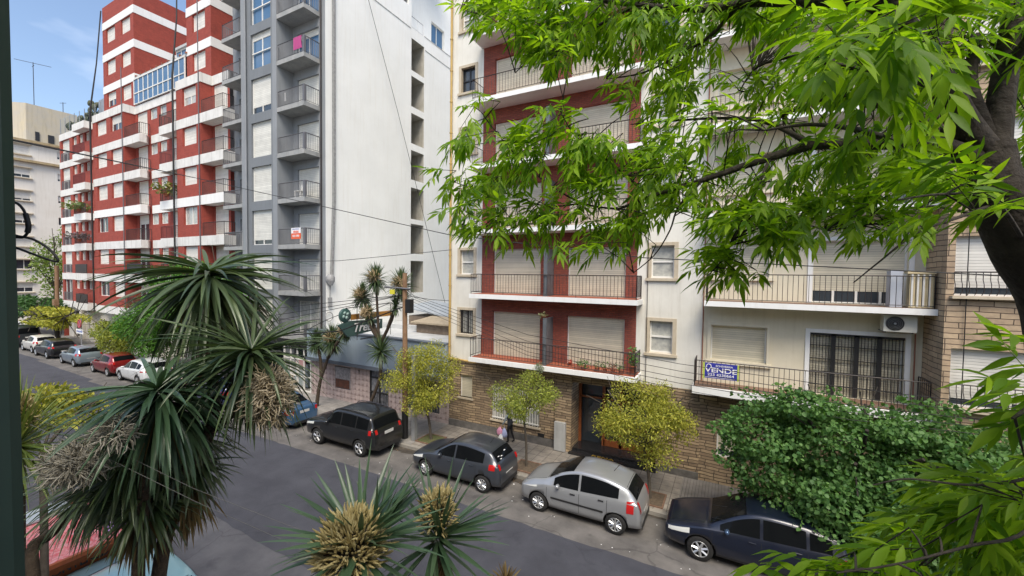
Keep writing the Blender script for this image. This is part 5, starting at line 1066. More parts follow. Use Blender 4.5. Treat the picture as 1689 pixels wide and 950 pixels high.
# ================================================================= WIRES
def wire(label, pts, r=.012, mt=None, sag=0, grp='overhead wires'):
    P = [Vector(p) for p in pts]; out = []
    for a, c in zip(P, P[1:]):
        for k in range(12): t_ = k/12; q = a.lerp(c, t_); q.z -= sag*4*t_*(1-t_); out.append(q)
    out.append(P[-1]); m = MB(); m.tube(out, r, 4); o = m.build('overhead_wire', mt or M['cable'], None, origin=P[0]); tag(o, label, 'wire', grp)
wire('long dark wire running from the left frame across the grey tower to the brick building', [atD(-40, 218, 6.2), atY(330, 295, 11), atY(740, 387, 12.5), atY(1060, 425, 12.8), atY(1800, 462, 12.8)], .016)
wire('thin wire crossing in front of the white wall towards the yellow pipe', [atY(300, 436, 15.5), atY(560, 430, 15.5), atY(745, 412, 16.1)], .013)
wire('thin diagonal wire hanging down in front of the white side wall', [atX(600, -30, -21.9), atX(655, 180, -21.9), atX(690, 320, -21.9), atX(745, 545, -21.9)], .022)
for i, (y0, y1, y2, lab) in enumerate(((520, 545, 533, 'upper'), (548, 575, 552, 'middle'), (563, 590, 556, 'lower'))):
    pass
wire('thick black wire sagging past the grey tower to the green signboard', [atY(240, 532, 13.2), atY(440, 556, 13.4), atY(560, 546, 13.4), atY(668, 505, 13.9)], .028)
wire('curved cable from the coiled loop on the white wall down over the grey balcony', [atX(578, 512, -22.1), atY(540, 527, 15.8), atY(500, 547, 15.6), atY(440, 552, 15.4)], .02)
for i, (ya, yb, yc_, yd, lab) in enumerate(((484, 552, 600, 640, 'topmost wire of the bundle from the utility pole to the right'), (486, 563, 612, 655, 'second wire from the top in the bundle from the utility pole'), (489, 573, 623, 668, 'middle wire of the bundle from the utility pole'), (494, 580, 632, 680, 'fourth wire from the top in the bundle from the utility pole'), (500, 586, 642, 692, 'lowest wire of the bundle from the utility pole'))):
    wire(lab, [atY(672, ya, 13.85), atY(870, yb, 13.3), atY(1120, yc_, 13.0), atY(1400, yd, 12.8), atY(1800, yd+45, 12.6)], .0085)
wire('thin wire from the utility pole to the yellow pipe', [atY(672, 488, 13.85), atY(710, 494, 15), atY(741, 496, 16.1)], .012)
for i, (ya, yb, lab) in enumerate(((498, 510, 'upper faint wire crossing the far trees on the left'), (515, 522, 'middle faint wire crossing the far trees on the left'), (538, 532, 'lower faint wire crossing the far trees on the left'))):
    wire(lab, [atY(10, ya-8, 20), atY(220, ya, 16), atY(440, yb, 14.5), atY(670, 486, 13.9)], .014)
wire('upper pale near wire crossing the road below the palms', [atD(60, 690, 3.1), atD(205, 750, 3.0), atD(320, 806, 3.0), atD(480, 868, 3.1), atD(640, 925, 3.2), atD(900, 1040, 3.2)], .0020, pmat('pale_wire', (.13, .13, .125), .5))
wire('lower pale near wire crossing the road below the palms', [atD(50, 700, 3.0), atD(190, 762, 2.9), atD(320, 826, 2.9), atD(460, 888, 3.0), atD(600, 960, 3.1)], .0020, bpy.data.materials['pale_wire'])
# dark window frame at the left edge with loose cables
m = MB(); a = atD(28.5, 475, .9); a0 = atD(16.5, 0, .9); a1 = atD(29, 950, .9)
x_, y_ = a.x, a.y; dirn = Vector((rgt.x, rgt.y, 0)).normalized(); back = Vector((-fwd.x, -fwd.y, 0)).normalized()
pA = Vector((x_, y_, 0)); pB = pA-dirn*.25; pC = pB+back*.25; pD = pA+back*.02
m.prism([(p.x, p.y) for p in (pA, pB, pC, pD)], 4, 11)
o = m.build('window_post', M['green'], None, origin=(pA.x, pA.y, 7.5)); tag(o, 'dark green vertical post close to the viewer at the left edge', 'post')
m = MB(); D = .95
def nearc(P): return [atD(x, y, D) for x, y in P]
def cr(P, n=8):
    out = []
    for i in range(len(P)-1):
        p0, p1, p2, p3 = P[max(i-1, 0)], P[i], P[i+1], P[min(i+2, len(P)-1)]
        for k in range(n): t_ = k/n; out.append(.5*((2*p1)+(p2-p0)*t_+(2*p0-5*p1+4*p2-p3)*t_*t_+(3*p1-p0-3*p2+p3)*t_**3))
    return out+[P[-1]]
m.tube(cr(nearc([(5, 332), (25, 334), (38, 345), (46, 365), (47, 380), (38, 391), (20, 390), (5, 385)])), .0028, 6); m.tube(cr(nearc([(42, 352), (47, 372), (45, 384)])), .005, 6)
o = m.build('looped_cable', M['cable'], None, origin=atD(20, 360, D)); tag(o, 'short black cable looping out from the dark green post', 'cable')
m = MB(); m.tube(cr(nearc([(5, 380), (25, 388), (55, 395), (80, 410), (95, 427), (90, 431), (60, 421), (25, 408), (5, 402)])), .0026, 6); o = m.build('looped_cable', M['cable'], None, origin=atD(20, 400, D)); tag(o, 'long narrow loop of black cable reaching right from the dark green post', 'cable')
# ================================================================= VEGETATION
NR = np.random.RandomState
def unit(v): return v/np.maximum(np.linalg.norm(v, axis=-1, keepdims=True), 1e-9)
def leaf_cloud(P, D, N, size, prof, fold=.25, droop=.0):
    """leaf blades: P base points, D directions, N up normals, size lengths ; prof = [(t, halfwidth)] ; returns V,F"""
    n = len(P); D = unit(D); S = unit(np.cross(D, N)); N = unit(np.cross(S, D)); rows = []
    for (t, w_) in prof:
        c = P+D*(size*t)[:, None]-np.array([0, 0, 1.])*(droop*size*t*t)[:, None] if np.ndim(droop) else P+D*(size*t)[:, None]-np.array([0, 0, 1.])*(size*droop*t*t)[:, None]
        ww = (size*w_)[:, None]
        rows += [c-S*ww+N*ww*fold, c, c+S*ww+N*ww*fold]
    V = np.stack(rows, 1); k = V.shape[1]; r = len(prof); fs = []
    for i in range(r-1):
        a = i*3; fs += [(a, a+1, a+4, a+3), (a+1, a+2, a+5, a+4)]
    F = (np.arange(n)[:, None, None]*k+np.array(fs)[None]).reshape(-1, 4)
    return V.reshape(-1, 3), F
def merge(parts):
    V = []; F = []; o = 0
    for v, f in parts: V.append(v); F.append(f+o); o += len(v)
    return np.concatenate(V), np.concatenate(F)
def crmany(P, n=6):
    P = [Vector(p) for p in P]; return cr(P, n)
# ---------- ash tree leaf: pinnate, 5-7 leaflets drooping from a stalk
LEAFLET = [(0, .010), (.15, .07), (.38, .125), (.62, .105), (.84, .045), (1.0, .003)]
LEAFLET_FAR = [(0, .010), (.38, .13), (.74, .075), (1.0, .003)]
def pinnate(P, D, L, rs, leaflet, k=3, prof=LEAFLET):
    """P,D arrays: stalk base and direction; L stalk length; leaflet length"""
    n = len(P); D = unit(D); up = np.tile([0, 0, 1.], (n, 1))+rs.normal(0, .25, (n, 3)); S = unit(np.cross(D, up)); U = unit(np.cross(S, D)); parts = []; st = []
    for j in range(k):
        t = .38+.55*j/max(1, k-1) if k > 1 else .6
        base = P+D*(L*t)[:, None]-np.array([0, 0, 1.])*(L*.25*t*t)[:, None]
        for s in (-1, 1):
            a = R_(52)-.12*j; d = D*math.cos(a)+S*s*math.sin(a)+rs.normal(0, .16, (n, 3)); d[:, 2] -= rs.uniform(.15, .75, n)
            sz = leaflet*rs.uniform(.75, 1.1, n)*(1-.1*abs(j-1)); parts.append(leaf_cloud(base, d, U+rs.normal(0, .25, (n, 3)), sz, prof, .30, rs.uniform(.05, .35, n)))
    d = D+rs.normal(0, .12, (n, 3)); d[:, 2] -= rs.uniform(.2, .6, n)
    base = P+D*L[:, None]-np.array([0, 0, 1.])*(L*.25)[:, None]
    parts.append(leaf_cloud(base, d, U, leaflet*rs.uniform(.9, 1.2, n), prof, .30, rs.uniform(.05, .3, n)))
    # stalk: thin 3-sided strip (two crossed quads)
    q = []
    for e in (S, U): q.append(np.stack([P-e*.0012, P+e*.0012, base+e*.0008, base-e*.0008], 1))
    V = np.concatenate(q, 0).reshape(-1, 3); F = np.arange(len(V)).reshape(-1, 4); parts.append((V, F))
    return merge(parts)
def in_poly(x, y, poly):
    c = False; j = len(poly)-1
    for i in range(len(poly)):
        if ((poly[i][1] > y) != (poly[j][1] > y)) and x < (poly[j][0]-poly[i][0])*(y-poly[i][1])/(poly[j][1]-poly[i][1]+1e-9)+poly[i][0]: c = not c
        j = i
    return c
rs = NR(11)
ash = thing('ash_tree', 'large tree at the right with forked dark trunk and drooping bright green leaflets', 'tree', (1.6, 2.4, .13))
BR = []      # branch polylines (px, py, depth) with radii: the crown grows towards and beyond the viewer's window
def branch(pts, r0_, r1_, n=5):
    P = crmany([atD(*p) for p in pts], n); k = len(P); rr = [lerp(r0_, r1_, (i/(k-1))**.8) for i in range(k)]; BR.append((P, rr)); return P, rr
tm = MB()
t0 = atD(1760, 560, 1.75); P = crmany([(t0.x+.35, t0.y+.25, 0), (t0.x+.25, t0.y+.15, 3.2), (t0.x+.1, t0.y+.05, 6.0), t0, atD(1693, 410, 1.72), atD(1655, 335, 1.70), atD(1634, 290, 1.70), atD(1628, 240, 1.70)], 6)
kk = len(P); tm.tube(P, [lerp(.17, .078, (i/(kk-1))**.7) for i in range(kk)], 14)
tm.build('trunk', M['bark'], ash)
lm = MB()
defs = [([(1640, 275, 1.70), (1585, 250, 1.68), (1540, 238, 1.68), (1470, 236, 1.68), (1400, 238, 1.7), (1340, 240, 1.72), (1270, 260, 1.75), (1215, 278, 1.8), (1160, 297, 1.85), (1090, 318, 1.9), (1020, 345, 1.95)], .042, .006),
        ([(1640, 270, 1.70), (1590, 205, 1.66), (1560, 150, 1.62), (1520, 85, 1.58), (1485, 35, 1.55), (1450, -40, 1.5)], .056, .036),
        ([(1640, 260, 1.72), (1648, 180, 1.74), (1660, 100, 1.76), (1672, 20, 1.8), (1680, -70, 1.85)], .052, .034),
        ([(1625, 290, 1.70), (1580, 250, 1.72), (1540, 215, 1.75), (1495, 190, 1.8), (1440, 168, 1.9), (1370, 160, 2.0), (1290, 190, 2.1)], .045, .008),
        ([(1500, 50, 1.56), (1430, 0, 1.6), (1350, 2, 1.7), (1250, 2, 1.8), (1190, 12, 1.85), (1120, 14, 1.9), (1050, 8, 1.95), (960, -4, 2.0)], .034, .010),
        ([(1640, 240, 1.72), (1615, 190, 1.75), (1600, 130, 1.8), (1612, 60, 1.9)], .035, .02),
        ([(1660, 330, 1.7), (1600, 352, 1.65), (1560, 366, 1.62), (1510, 385, 1.6), (1450, 432, 1.58), (1408, 466, 1.56)], .010, .002),
        ([(1600, 352, 1.65), (1540, 340, 1.65), (1490, 352, 1.65), (1420, 372, 1.66), (1360, 380, 1.66)], .007, .002),
        ([(1160, 297, 1.85), (1120, 340, 1.85), (1105, 380, 1.85), (1080, 420, 1.83), (1045, 450, 1.82)], .006, .002),
        ([(1270, 260, 1.75), (1240, 330, 1.7), (1215, 385, 1.68), (1190, 430, 1.65), (1170, 452, 1.63)], .008, .002),
        ([(1050, 305, 1.93), (1000, 262, 1.9), (950, 225, 1.88), (925, 185, 1.86)], .007, .002),
        ([(1020, 345, 1.95), (960, 335, 1.98), (900, 300, 2.0), (850, 255, 2.0), (800, 195, 2.0)], .006, .002),
        ([(960, 335, 1.98), (900, 340, 2.05), (840, 320, 2.1), (780, 310, 2.1), (735, 295, 2.1)], .005, .002),
        ([(900, 340, 2.05), (860, 370, 2.0), (810, 385, 2.0), (760, 375, 2.0)], .004, .0015),
        ([(1480, 236, 1.68), (1420, 215, 1.5), (1340, 205, 1.35), (1260, 215, 1.3)], .016, .003),
        ([(1340, 240, 1.72), (1260, 200, 1.9), (1180, 195, 2.1), (1100, 200, 2.3), (1040, 205, 2.4)], .014, .003),
        ([(1215, 12, 1.85), (1170, 60, 1.9), (1120, 90, 2.0), (1060, 120, 2.1), (1000, 130, 2.2)], .012, .003),
        ([(1050, 8, 1.95), (990, 40, 2.0), (930, 80, 2.05), (880, 95, 2.1), (850, 120, 2.1)], .009, .002),
        ([(960, -4, 2.0), (900, 10, 2.1), (850, 20, 2.15), (790, 22, 2.2), (760, 15, 2.2)], .008, .002),
        ([(1560, 150, 1.62), (1480, 120, 1.35), (1400, 110, 1.15), (1340, 100, 1.05)], .02, .003),
        ([(1500, 50, 1.56), (1400, 70, 1.7), (1320, 90, 1.9), (1250, 110, 2.1), (1220, 150, 2.2)], .016, .003),
        ([(1668, 100, 1.76), (1700, 60, 1.5), (1720, 20, 1.3)], .03, .01),
        ([(1700, 450, 1.72), (1760, 560, 1.3), (1740, 640, 1.05), (1700, 670, 1.0), (1670, 690, .95)], .02, .003),
        ([(1730, 560, 1.75), (1780, 760, 1.3), (1690, 790, 1.1), (1600, 800, 1.05), (1500, 790, 1.0), (1440, 800, 1.0)], .007, .0015),
        ([(1780, 760, 1.3), (1700, 870, 1.0), (1600, 900, .95), (1480, 930, .9), (1380, 945, .9)], .006, .0015),
        ([(1690, 400, 1.72), (1640, 330, 1.3), (1560, 320, 1.15), (1480, 330, 1.1)], .009, .002)]
for pts, a, c in defs:
    P, rr = branch(pts, a, c); lm.tube(P, rr, 7 if a > .03 else 5)
lm.build('limb', M['bark'], ash)
allb = np.array([tuple(p) for P, rr in BR for p in P])
REG = [  # polygon, depth range, number of twigs, leaflet length
    ([(745, -40), (1300, -40), (1300, 60), (1235, 45), (1150, 60), (1165, 130), (1120, 190), (1000, 160), (960, 115), (880, 125), (850, 60), (760, 25)], (1.75, 2.4), 165, .068, .25),
    ([(720, 270), (780, 170), (850, 190), (930, 190), (1010, 235), (1085, 235), (1120, 270), (1110, 340), (1090, 400), (1020, 420), (960, 440), (880, 420), (805, 408), (740, 380), (735, 330)], (1.7, 2.2), 96, .067, .2),
    ([(1060, 150), (1130, 190), (1240, 130), (1400, 80), (1560, 110), (1560, 330), (1400, 350), (1270, 390), (1180, 385), (1090, 360), (1050, 290)], (1.5, 2.5), 118, .070, .2),
    ([(1150, 450), (1165, 400), (1200, 375), (1300, 360), (1420, 350), (1530, 350), (1500, 390), (1380, 395), (1290, 410), (1240, 445), (1190, 455)], (1.5, 1.8), 34, .072, .1),
    ([(1230, -60), (1750, -60), (1750, 230), (1700, 220), (1640, 100), (1560, 140), (1400, 120), (1240, 60)], (1.5, 2.6), 104, .074, .3),
    ([(1640, 0), (1750, 0), (1750, 330), (1700, 330), (1690, 180)], (2.0, 2.8), 34, .09, .2),
    ([(1300, 60), (1450, 10), (1600, 20), (1610, 160), (1530, 250), (1400, 240), (1330, 200)], (1.0, 1.35), 13, .09, .1),
    ([(1380, 80), (1560, 40), (1580, 240), (1420, 230)], (.85, 1.0), 3, .085, .1),
    ([(1470, 240), (1600, 260), (1640, 340), (1480, 350)], (1.1, 1.6), 9, .08, .1),
    ([(1680, 620), (1790, 590), (1790, 740), (1700, 730)], (.85, 1.05), 6, .095, .1),
    ([(1500, 870), (1520, 830), (1620, 800), (1780, 760), (1780, 1010), (1560, 970)], (1.05, 1.5), 42, .078, .2),
    ([(1320, 975), (1400, 935), (1560, 920), (1560, 1010), (1330, 1010)], (1.0, 1.2), 9, .085, .1),
]
parts = []; twig = MB(); parts_l = []
for ri, (poly, (d0, d1), cnt, ll, _s) in enumerate(REG):
    xs = [p[0] for p in poly]; ys = [p[1] for p in poly]; k = 0; PP = []; DD = []
    while k < cnt:
        x, y = rs.uniform(min(xs), max(xs)), rs.uniform(min(ys), max(ys))
        if not in_poly(x, y, poly): continue
        if 1150 < x < 1600 and rs.rand() < .8:
            yl = 297-(x-1160)*.43 if x < 1300 else 237
            if yl-55 < y < yl+12: continue
        k += 1; d = rs.uniform(d0, d1); T = np.array(atD(x, y-38/d, d))
        j = np.argmin(((allb-T)**2).sum(1)); Bp = allb[j]; L = np.linalg.norm(T-Bp)
        out = (T-Bp)/max(L, 1e-6); out = out*.7+np.array([-.55, -.1, -.15])+rs.normal(0, .25, 3); out /= np.linalg.norm(out)
        tl = rs.uniform(.10, .20)*(ll/.085); tip = T; base = T-out*tl
        mid = (Bp+base)/2+np.array([0, 0, .04*min(L, 1)]);
        if L < .9 or rs.rand() < .35: twig.tube([tuple(Bp), tuple(mid), tuple(base), tuple(tip)], [.0035, .0028, .002, .0012], 3, 0, True, False)
        else: twig.tube([tuple(base), tuple(tip)], [.002, .0012], 3, 0, True, False)
        nl = rs.randint(4, 7)
        for i in range(nl):
            t = i/(nl-1); p = base+(tip-base)*t; a = rs.normal(0, 1, 3); a -= out*np.dot(a, out); a /= np.linalg.norm(a)+1e-9; a[2] -= .2
            dr = out*(.5+.5*t)+a*(.9-.5*t); PP.append(p); DD.append(dr)
    PP = np.array(PP); DD = np.array(DD); LL = rs.uniform(.07, .13, len(PP))*(ll/.085)
    parts.append(pinnate(PP, DD, LL, rs, ll, 3 if ri not in (7, 9) else 3, LEAFLET if d0 < 1.5 else LEAFLET_FAR))
V, F = merge(parts)
ashl = leafmat('ash_leaf', (.062, .155, .010), (.28, .44, .024), .50, .5, (1.7, 1.75, .5))
arr_mesh('foliage', V, F, ashl, ash, smooth=True); twig.build('twig', M['bark'], ash)
print('ash faces', len(F))
# ---------- cordylines
def rosette(c, n, L, w_, rs, axis=(0, 0, 1), el=(-50, 85), droop=.5, name='fronds', par=None, mt=None, seg=8):
    axis = unit(np.array(axis, float)); V = []; F = []; o = 0
    e1 = np.cross(axis, [0, 1, 0.3]); e1 /= np.linalg.norm(e1); e2 = np.cross(axis, e1)
    for i in range(n):
        az = rs.uniform(0, 2*math.pi); u = (i+rs.rand())/n; e = math.radians(lerp(el[0], el[1], u**.9)); d = axis*math.sin(e)+(e1*math.cos(az)+e2*math.sin(az))*math.cos(e)
        l = L*rs.uniform(.72, 1.08)*(1-.15*(u < .15)); dr = droop*rs.uniform(.5, 1.4)*(1.1-u*.7); side = np.cross(d, [0, 0, 1.]); side = side/(np.linalg.norm(side)+1e-9); nrm = np.cross(side, d); roll_ = rs.normal(0, .35)
        side2 = side*math.cos(roll_)+nrm*math.sin(roll_); p = np.array(c)+axis*.10*(u-.5)*L*2+d*.015; dd = d.copy(); st = l/seg; v = []
        kink = rs.randint(3, 7) if rs.rand() < .12 else 99
        for k in range(seg+1):
            t = k/seg; ww = w_*(.55+1.0*t if t < .35 else (.9*(1-((t-.35)/.65)**1.8)+.02)) * .5
            n2 = np.cross(side2, dd); n2 /= np.linalg.norm(n2)+1e-9
            v += [p-side2*ww+n2*ww*.35, p, p+side2*ww+n2*ww*.35]
            if k < seg:
                dd = dd+np.array([0, 0, -1.])*dr*(1/seg)*(1.6*t+.15)*(4 if k == kink else 1); dd /= np.linalg.norm(dd); p = p+dd*st
        V += v
        for k in range(seg): a = o+k*3; F += [(a, a+1, a+4, a+3), (a+1, a+2, a+5, a+4)]
        o += len(v)
    return arr_mesh(name, np.array(V), np.array(F), mt, par, smooth=True)
cl = leafmat('cordyline_leaf', (.026, .056, .022), (.115, .165, .070), .14, .36, (1.3, 1.4, .6), .6)
cl2 = leafmat('blue_green_cordyline_leaf', (.035, .080, .040), (.095, .165, .085), .12, .36, (1.2, 1.3, .7), .6)
cly = leafmat('yellowish_cordyline_leaf', (.13, .20, .045), (.24, .30, .09), .2, .45)
dead = leafmat('dead_leaf', (.08, .055, .025), (.22, .16, .07), .2, .8)
def skirt(c, n, L, rs, par, w_=.03):
    return rosette(c, n, L, w_, rs, (0, 0, 1), (-88, -45), 1.5, 'dead_skirt', par, dead)
def panicle(c, R, n, rs, par, mt, axis=(0, 0, 1), finger=.07, fr=.007, name='flower_panicle', open_=1.0, shape=(1, 1, 1)):
    """branched flower head: fingers crowding an ellipsoid"""
    m = MB(); axis = unit(np.array(axis, float))
    for i in range(n):
        d = rs.normal(0, 1, 3); d /= np.linalg.norm(d)
        if np.dot(d, axis) < -.55: d = -d
        q = np.array(c)+d*np.array(shape)*R*rs.uniform(.5, .95); g_ = d*.8+axis*.35+rs.normal(0, .22, 3); g_ /= np.linalg.norm(g_); l = finger*rs.uniform(.6, 1.3)
        e = np.cross(g_, [.3, .2, 1]); e /= np.linalg.norm(e)
        pts = [q, q+g_*l*.33+e*l*.05, q+g_*l*.66, q+g_*l]
        m.tube([tuple(p) for p in pts], [fr*.8, fr*1.25, fr*1.1, fr*.35], 5, 0, True, False)
        if i % 3 == 0: m.tube([tuple(np.array(c)), tuple((np.array(c)+q)/2+rs.normal(0, .01, 3)), tuple(q)], [.006, .004, .003], 3, 1, True, False)
    return m.build(name, mt, par)
def fluffy(c, R, n, rs, par, mt, shape=(1, 1, 1), l=.05, r=.004, axis=(0, 0, 0)):
    """dry, feathery panicle: many thin wandering sprays carrying beads"""
    m = MB()
    for i in range(n):
        d = rs.normal(0, 1, 3)+np.array(axis)*1.0; d /= np.linalg.norm(d); p = np.array(c)+d*np.array(shape)*R*rs.uniform(.05, .85); g_ = d+rs.normal(0, .6, 3); g_ /= np.linalg.norm(g_); pts = [p]
        for k in range(4): g_ = g_+rs.normal(0, .35, 3)+np.array([0, 0, -.10]); g_ /= np.linalg.norm(g_); p = p+g_*l*rs.uniform(.5, 1); pts.append(p)
        m.tube([tuple(q) for q in pts], [r*.6, r, r*1.3, r, r*.4], 4, 0, True, False)
    return m.build('flower_panicle', mt, par)
cream = [leafmat('cream_floret', (.42, .34, .14), (.60, .52, .27), .12, .7, (1.1, 1.05, .8)), M['greybark']]
tanf = [leafmat('dry_tan_floret', (.30, .25, .16), (.60, .52, .38), .1, .8, (1, 1, .9))]
greyf = [leafmat('dry_grey_floret', (.28, .26, .20), (.50, .47, .39), .1, .8, (1, 1, .9))]
def cordy(label, heads, base, trunk_r, group='cordylines in front of the window'):
    """heads: list of dicts with c ; base ground point ; returns thing"""
    t = thing('cordyline', label, 'cordyline', base, group); return t
rs = NR(5)
def stem(par, pts, r_a, r_b, mt='cordbark'):
    P = crmany(pts, 5); k = len(P); m = MB(); m.tube(P, [lerp(r_a, r_b, i/(k-1)) for i in range(k)], 10); return m.build('stem', M[mt], par)
# big triple-headed plant left of centre
hA, hB, hC = atD(345, 462, 3.9), atD(415, 590, 3.55), atD(265, 655, 3.3); hC2 = atD(212, 765, 3.5)
foot = Vector((atD(262, 950, 3.6).x, atD(262, 950, 3.6).y, .13))
t = cordy('tall many headed cordyline left of centre with drooping dark straps and dry brown flowers', None, foot, .1)
f1 = atD(262, 950, 3.6); s1 = atD(345, 715, 3.6); s1b = atD(300, 790, 3.6)
stem(t, [foot, (foot.x, foot.y, 2), (foot.x, foot.y, 3.9), f1, s1b, s1, atD(352, 640, 3.75), atD(340, 560, 3.85), hA], .066, .040)
stem(t, [s1, atD(385, 680, 3.58), atD(408, 640, 3.5), hB], .035, .03)
f2 = atD(228, 950, 3.45); stem(t, [(f2.x, f2.y, .13), (f2.x, f2.y, 2), (f2.x, f2.y, 3.9), f2, atD(235, 850, 3.4), atD(250, 720, 3.32), hC], .056, .038)
stem(t, [atD(235, 850, 3.4), atD(215, 800, 3.5), hC2], .05, .04)
rosette(hA, 340, .92, .044, rs, (.05, -.1, 1), (-88, 22), 1.5, 'fronds', t, cl); skirt(hA-Vector((0, 0, .08)), 60, .55, rs, t)
rosette(hB, 260, .76, .038, rs, (.25, -.15, 1), (-88, 38), 1.5, 'fronds', t, cl); skirt(hB-Vector((0, 0, .08)), 40, .5, rs, t)
rosette(hC, 290, .74, .044, rs, (-.15, -.25, 1), (-88, 26), 1.5, 'fronds', t, cl2); skirt(hC-Vector((0, 0, .1)), 50, .5, rs, t)
rosette(hC2, 330, .62, .034, rs, (-.1, 0, 1), (-80, 60), 1.3, 'fronds', t, cl)
rosette(atD(300, 720, 3.7), 190, .60, .034, rs, (.1, 0, .9), (-80, 40), 1.3, 'fronds', t, cl)
rosette(atD(240, 830, 3.5), 210, .50, .030, rs, (0, 0, 1), (-88, 30), 1.5, 'fronds', t, cl); rosette(atD(322, 770, 3.7), 120, .45, .028, rs, (0, 0, 1), (-88, 20), 1.5, 'fronds', t, cl)
skirt(atD(310, 800, 3.65), 70, .5, rs, t); skirt(atD(232, 850, 3.5), 70, .45, rs, t)
fluffy(atD(443, 655, 3.4), .235, 1300, rs, t, tanf, (.82, .8, 1.15), .034, .0042, (.3, 0, .1))
fluffy(atD(125, 765, 3.0), .23, 1100, rs, t, greyf, (1.25, .8, .62), .036, .0036, (-.5, 0, -.2)); fluffy(atD(190, 712, 2.95), .17, 420, rs, t, greyf, (1.3, .8, .6), .034, .0036, (-.5, 0, -.1))
fluffy(atD(390, 520, 4.1), .22, 130, rs, t, greyf, (1.1, .8, 1), .06, .003, (.5, 0, .3))
# yellowish plant at the left edge
hE = atD(30, 735, 4.3); ft = Vector((hE.x, hE.y-.05, .13)); t = cordy('yellow green cordyline with an upright cream plume beside the dark green post', None, ft, .1)
stem(t, [ft, (ft.x, ft.y, 3), hE], .09, .05); rosette(hE, 170, .72, .026, rs, (0, 0, 1), (-60, 80), .55, 'fronds', t, cly); panicle(atD(40, 690, 4.3), .17, 260, rs, t, cream, (0, 0, 1), .05, .006, shape=(.55, .55, 1.5))
# leaning thin trunk in the lower left
ft = Vector((-4.2, 1.2, .13)); t = cordy('low shaggy cordyline with a thin leaning stem in front of the rubble skip', None, ft, .1); hD = atD(95, 850, 3.9)
stem(t, [ft, (-4.3, 1.25, 3.0), atD(55, 950, 3.5), atD(85, 880, 3.8), atD(150, 815, 4.0)], .05, .035); rosette(atD(160, 800, 3.9), 260, .62, .030, rs, (-.3, 0, .9), (-60, 60), 1.2, 'fronds', t, cl)
# bottom centre plants with cream flower heads
hF = atD(594, 903, 2.35); ft = Vector((hF.x, hF.y-.05, .13)); t = cordy('cordyline at the bottom centre carrying the larger round cream flower head', None, ft, .1)
stem(t, [ft, (ft.x, ft.y, 3), hF-Vector((0, 0, .1))], .08, .05); rosette(hF, 90, .52, .034, rs, (0, 0, 1), (-20, 55), .40, 'fronds', t, cl2, 9); panicle(hF+Vector((0, -.06, .03)), .195, 880, rs, t, cream, (0, -.2, 1), .060, .0050)
rosette(hF+Vector((.02, .12, .02)), 22, .38, .034, rs, (.05, .75, .75), (30, 85), .15, 'fronds', t, cl2, 9)
hG = atD(722, 890, 2.75); ft = Vector((hG.x, hG.y, .13)); t = cordy('cordyline at the bottom carrying the smaller pointed cream flower head, right of the round one', None, ft, .1)
stem(t, [ft, (ft.x, ft.y, 3), hG-Vector((0, 0, .1))], .07, .045); rosette(hG, 75, .52, .032, rs, (.45, 0, .7), (-25, 75), .25, 'fronds', t, cl2, 9); panicle(atD(722, 848, 2.75), .15, 460, rs, t, cream, (0, 0, 1), .05, .0046, shape=(.8, .8, 1.15)); skirt(hG-Vector((-.06, 0, .14)), 26, .25, rs, t, .014)
rosette(atD(835, 965, 2.2), 40, .10, .012, rs, (0, 0, 1), (0, 80), .3, 'fronds', t, dead)
# ---------- far cordylines on the far pavement
rs = NR(8)
def farcordy(label, base, stems, r_):
    t = thing('cordyline', label, 'cordyline', base, 'cordylines on the far pavement')
    for pts, n, L, bloom in stems:
        stem(t, pts, r_, r_*.55); h = Vector(pts[-1]); rosette(h, int(n*2.4), L*1.12, .055, rs, (0, 0, 1), (-80, 85), .6, 'fronds', t, cl, 5)
        if bloom: fluffy(h+Vector((0, -.15, bloom*.6)), .24, 220, rs, t, [leafmat('tan_plume', (.34, .25, .13), (.5, .40, .25), .1, .8)] if 'tan_plume' not in bpy.data.materials else [bpy.data.materials['tan_plume']], (1, 1, .8), .09, .012)
    return t
b0 = Vector((-19.9, 14.83, .13)); farcordy('short leaning cordyline with two drooping heads before the pet shop', b0, [([b0, atY(528, 630, 14.83), atY(541, 590, 14.8), atY(548, 562, 14.8)], 150, .85, .35), ([atY(530, 620, 14.83), atY(528, 590, 14.9), atY(522, 566, 14.9)], 130, .8, 0), ([atY(541, 590, 14.8), atY(560, 560, 14.6), atY(572, 548, 14.6)], 80, .6, .25)], .10)
b0 = Vector((-16.0, 14.5, .13)); farcordy('tallest far cordyline with several thin stems and tan plumes before the bar', b0, [
    ([b0, atY(627, 620, 14.5), atY(625, 560, 14.5), atY(622, 500, 14.5), atY(620, 462, 14.5)], 130, .75, .35), ([atY(625, 560, 14.5), atY(610, 520, 14.6), atY(598, 490, 14.6)], 110, .7, .32),
    ([atY(626, 570, 14.5), atY(645, 530, 14.4), atY(654, 500, 14.4), atY(662, 472, 14.4)], 110, .75, .3), ([atY(625, 560, 14.5), atY(612, 540, 14.3), atY(609, 520, 14.3)], 60, .5, .3), ([atY(627, 620, 14.5), atY(628, 580, 14.4)], 90, .8, 0), ([atY(640, 540, 14.4), atY(652, 505, 14.3)], 40, .5, 0)], .085)
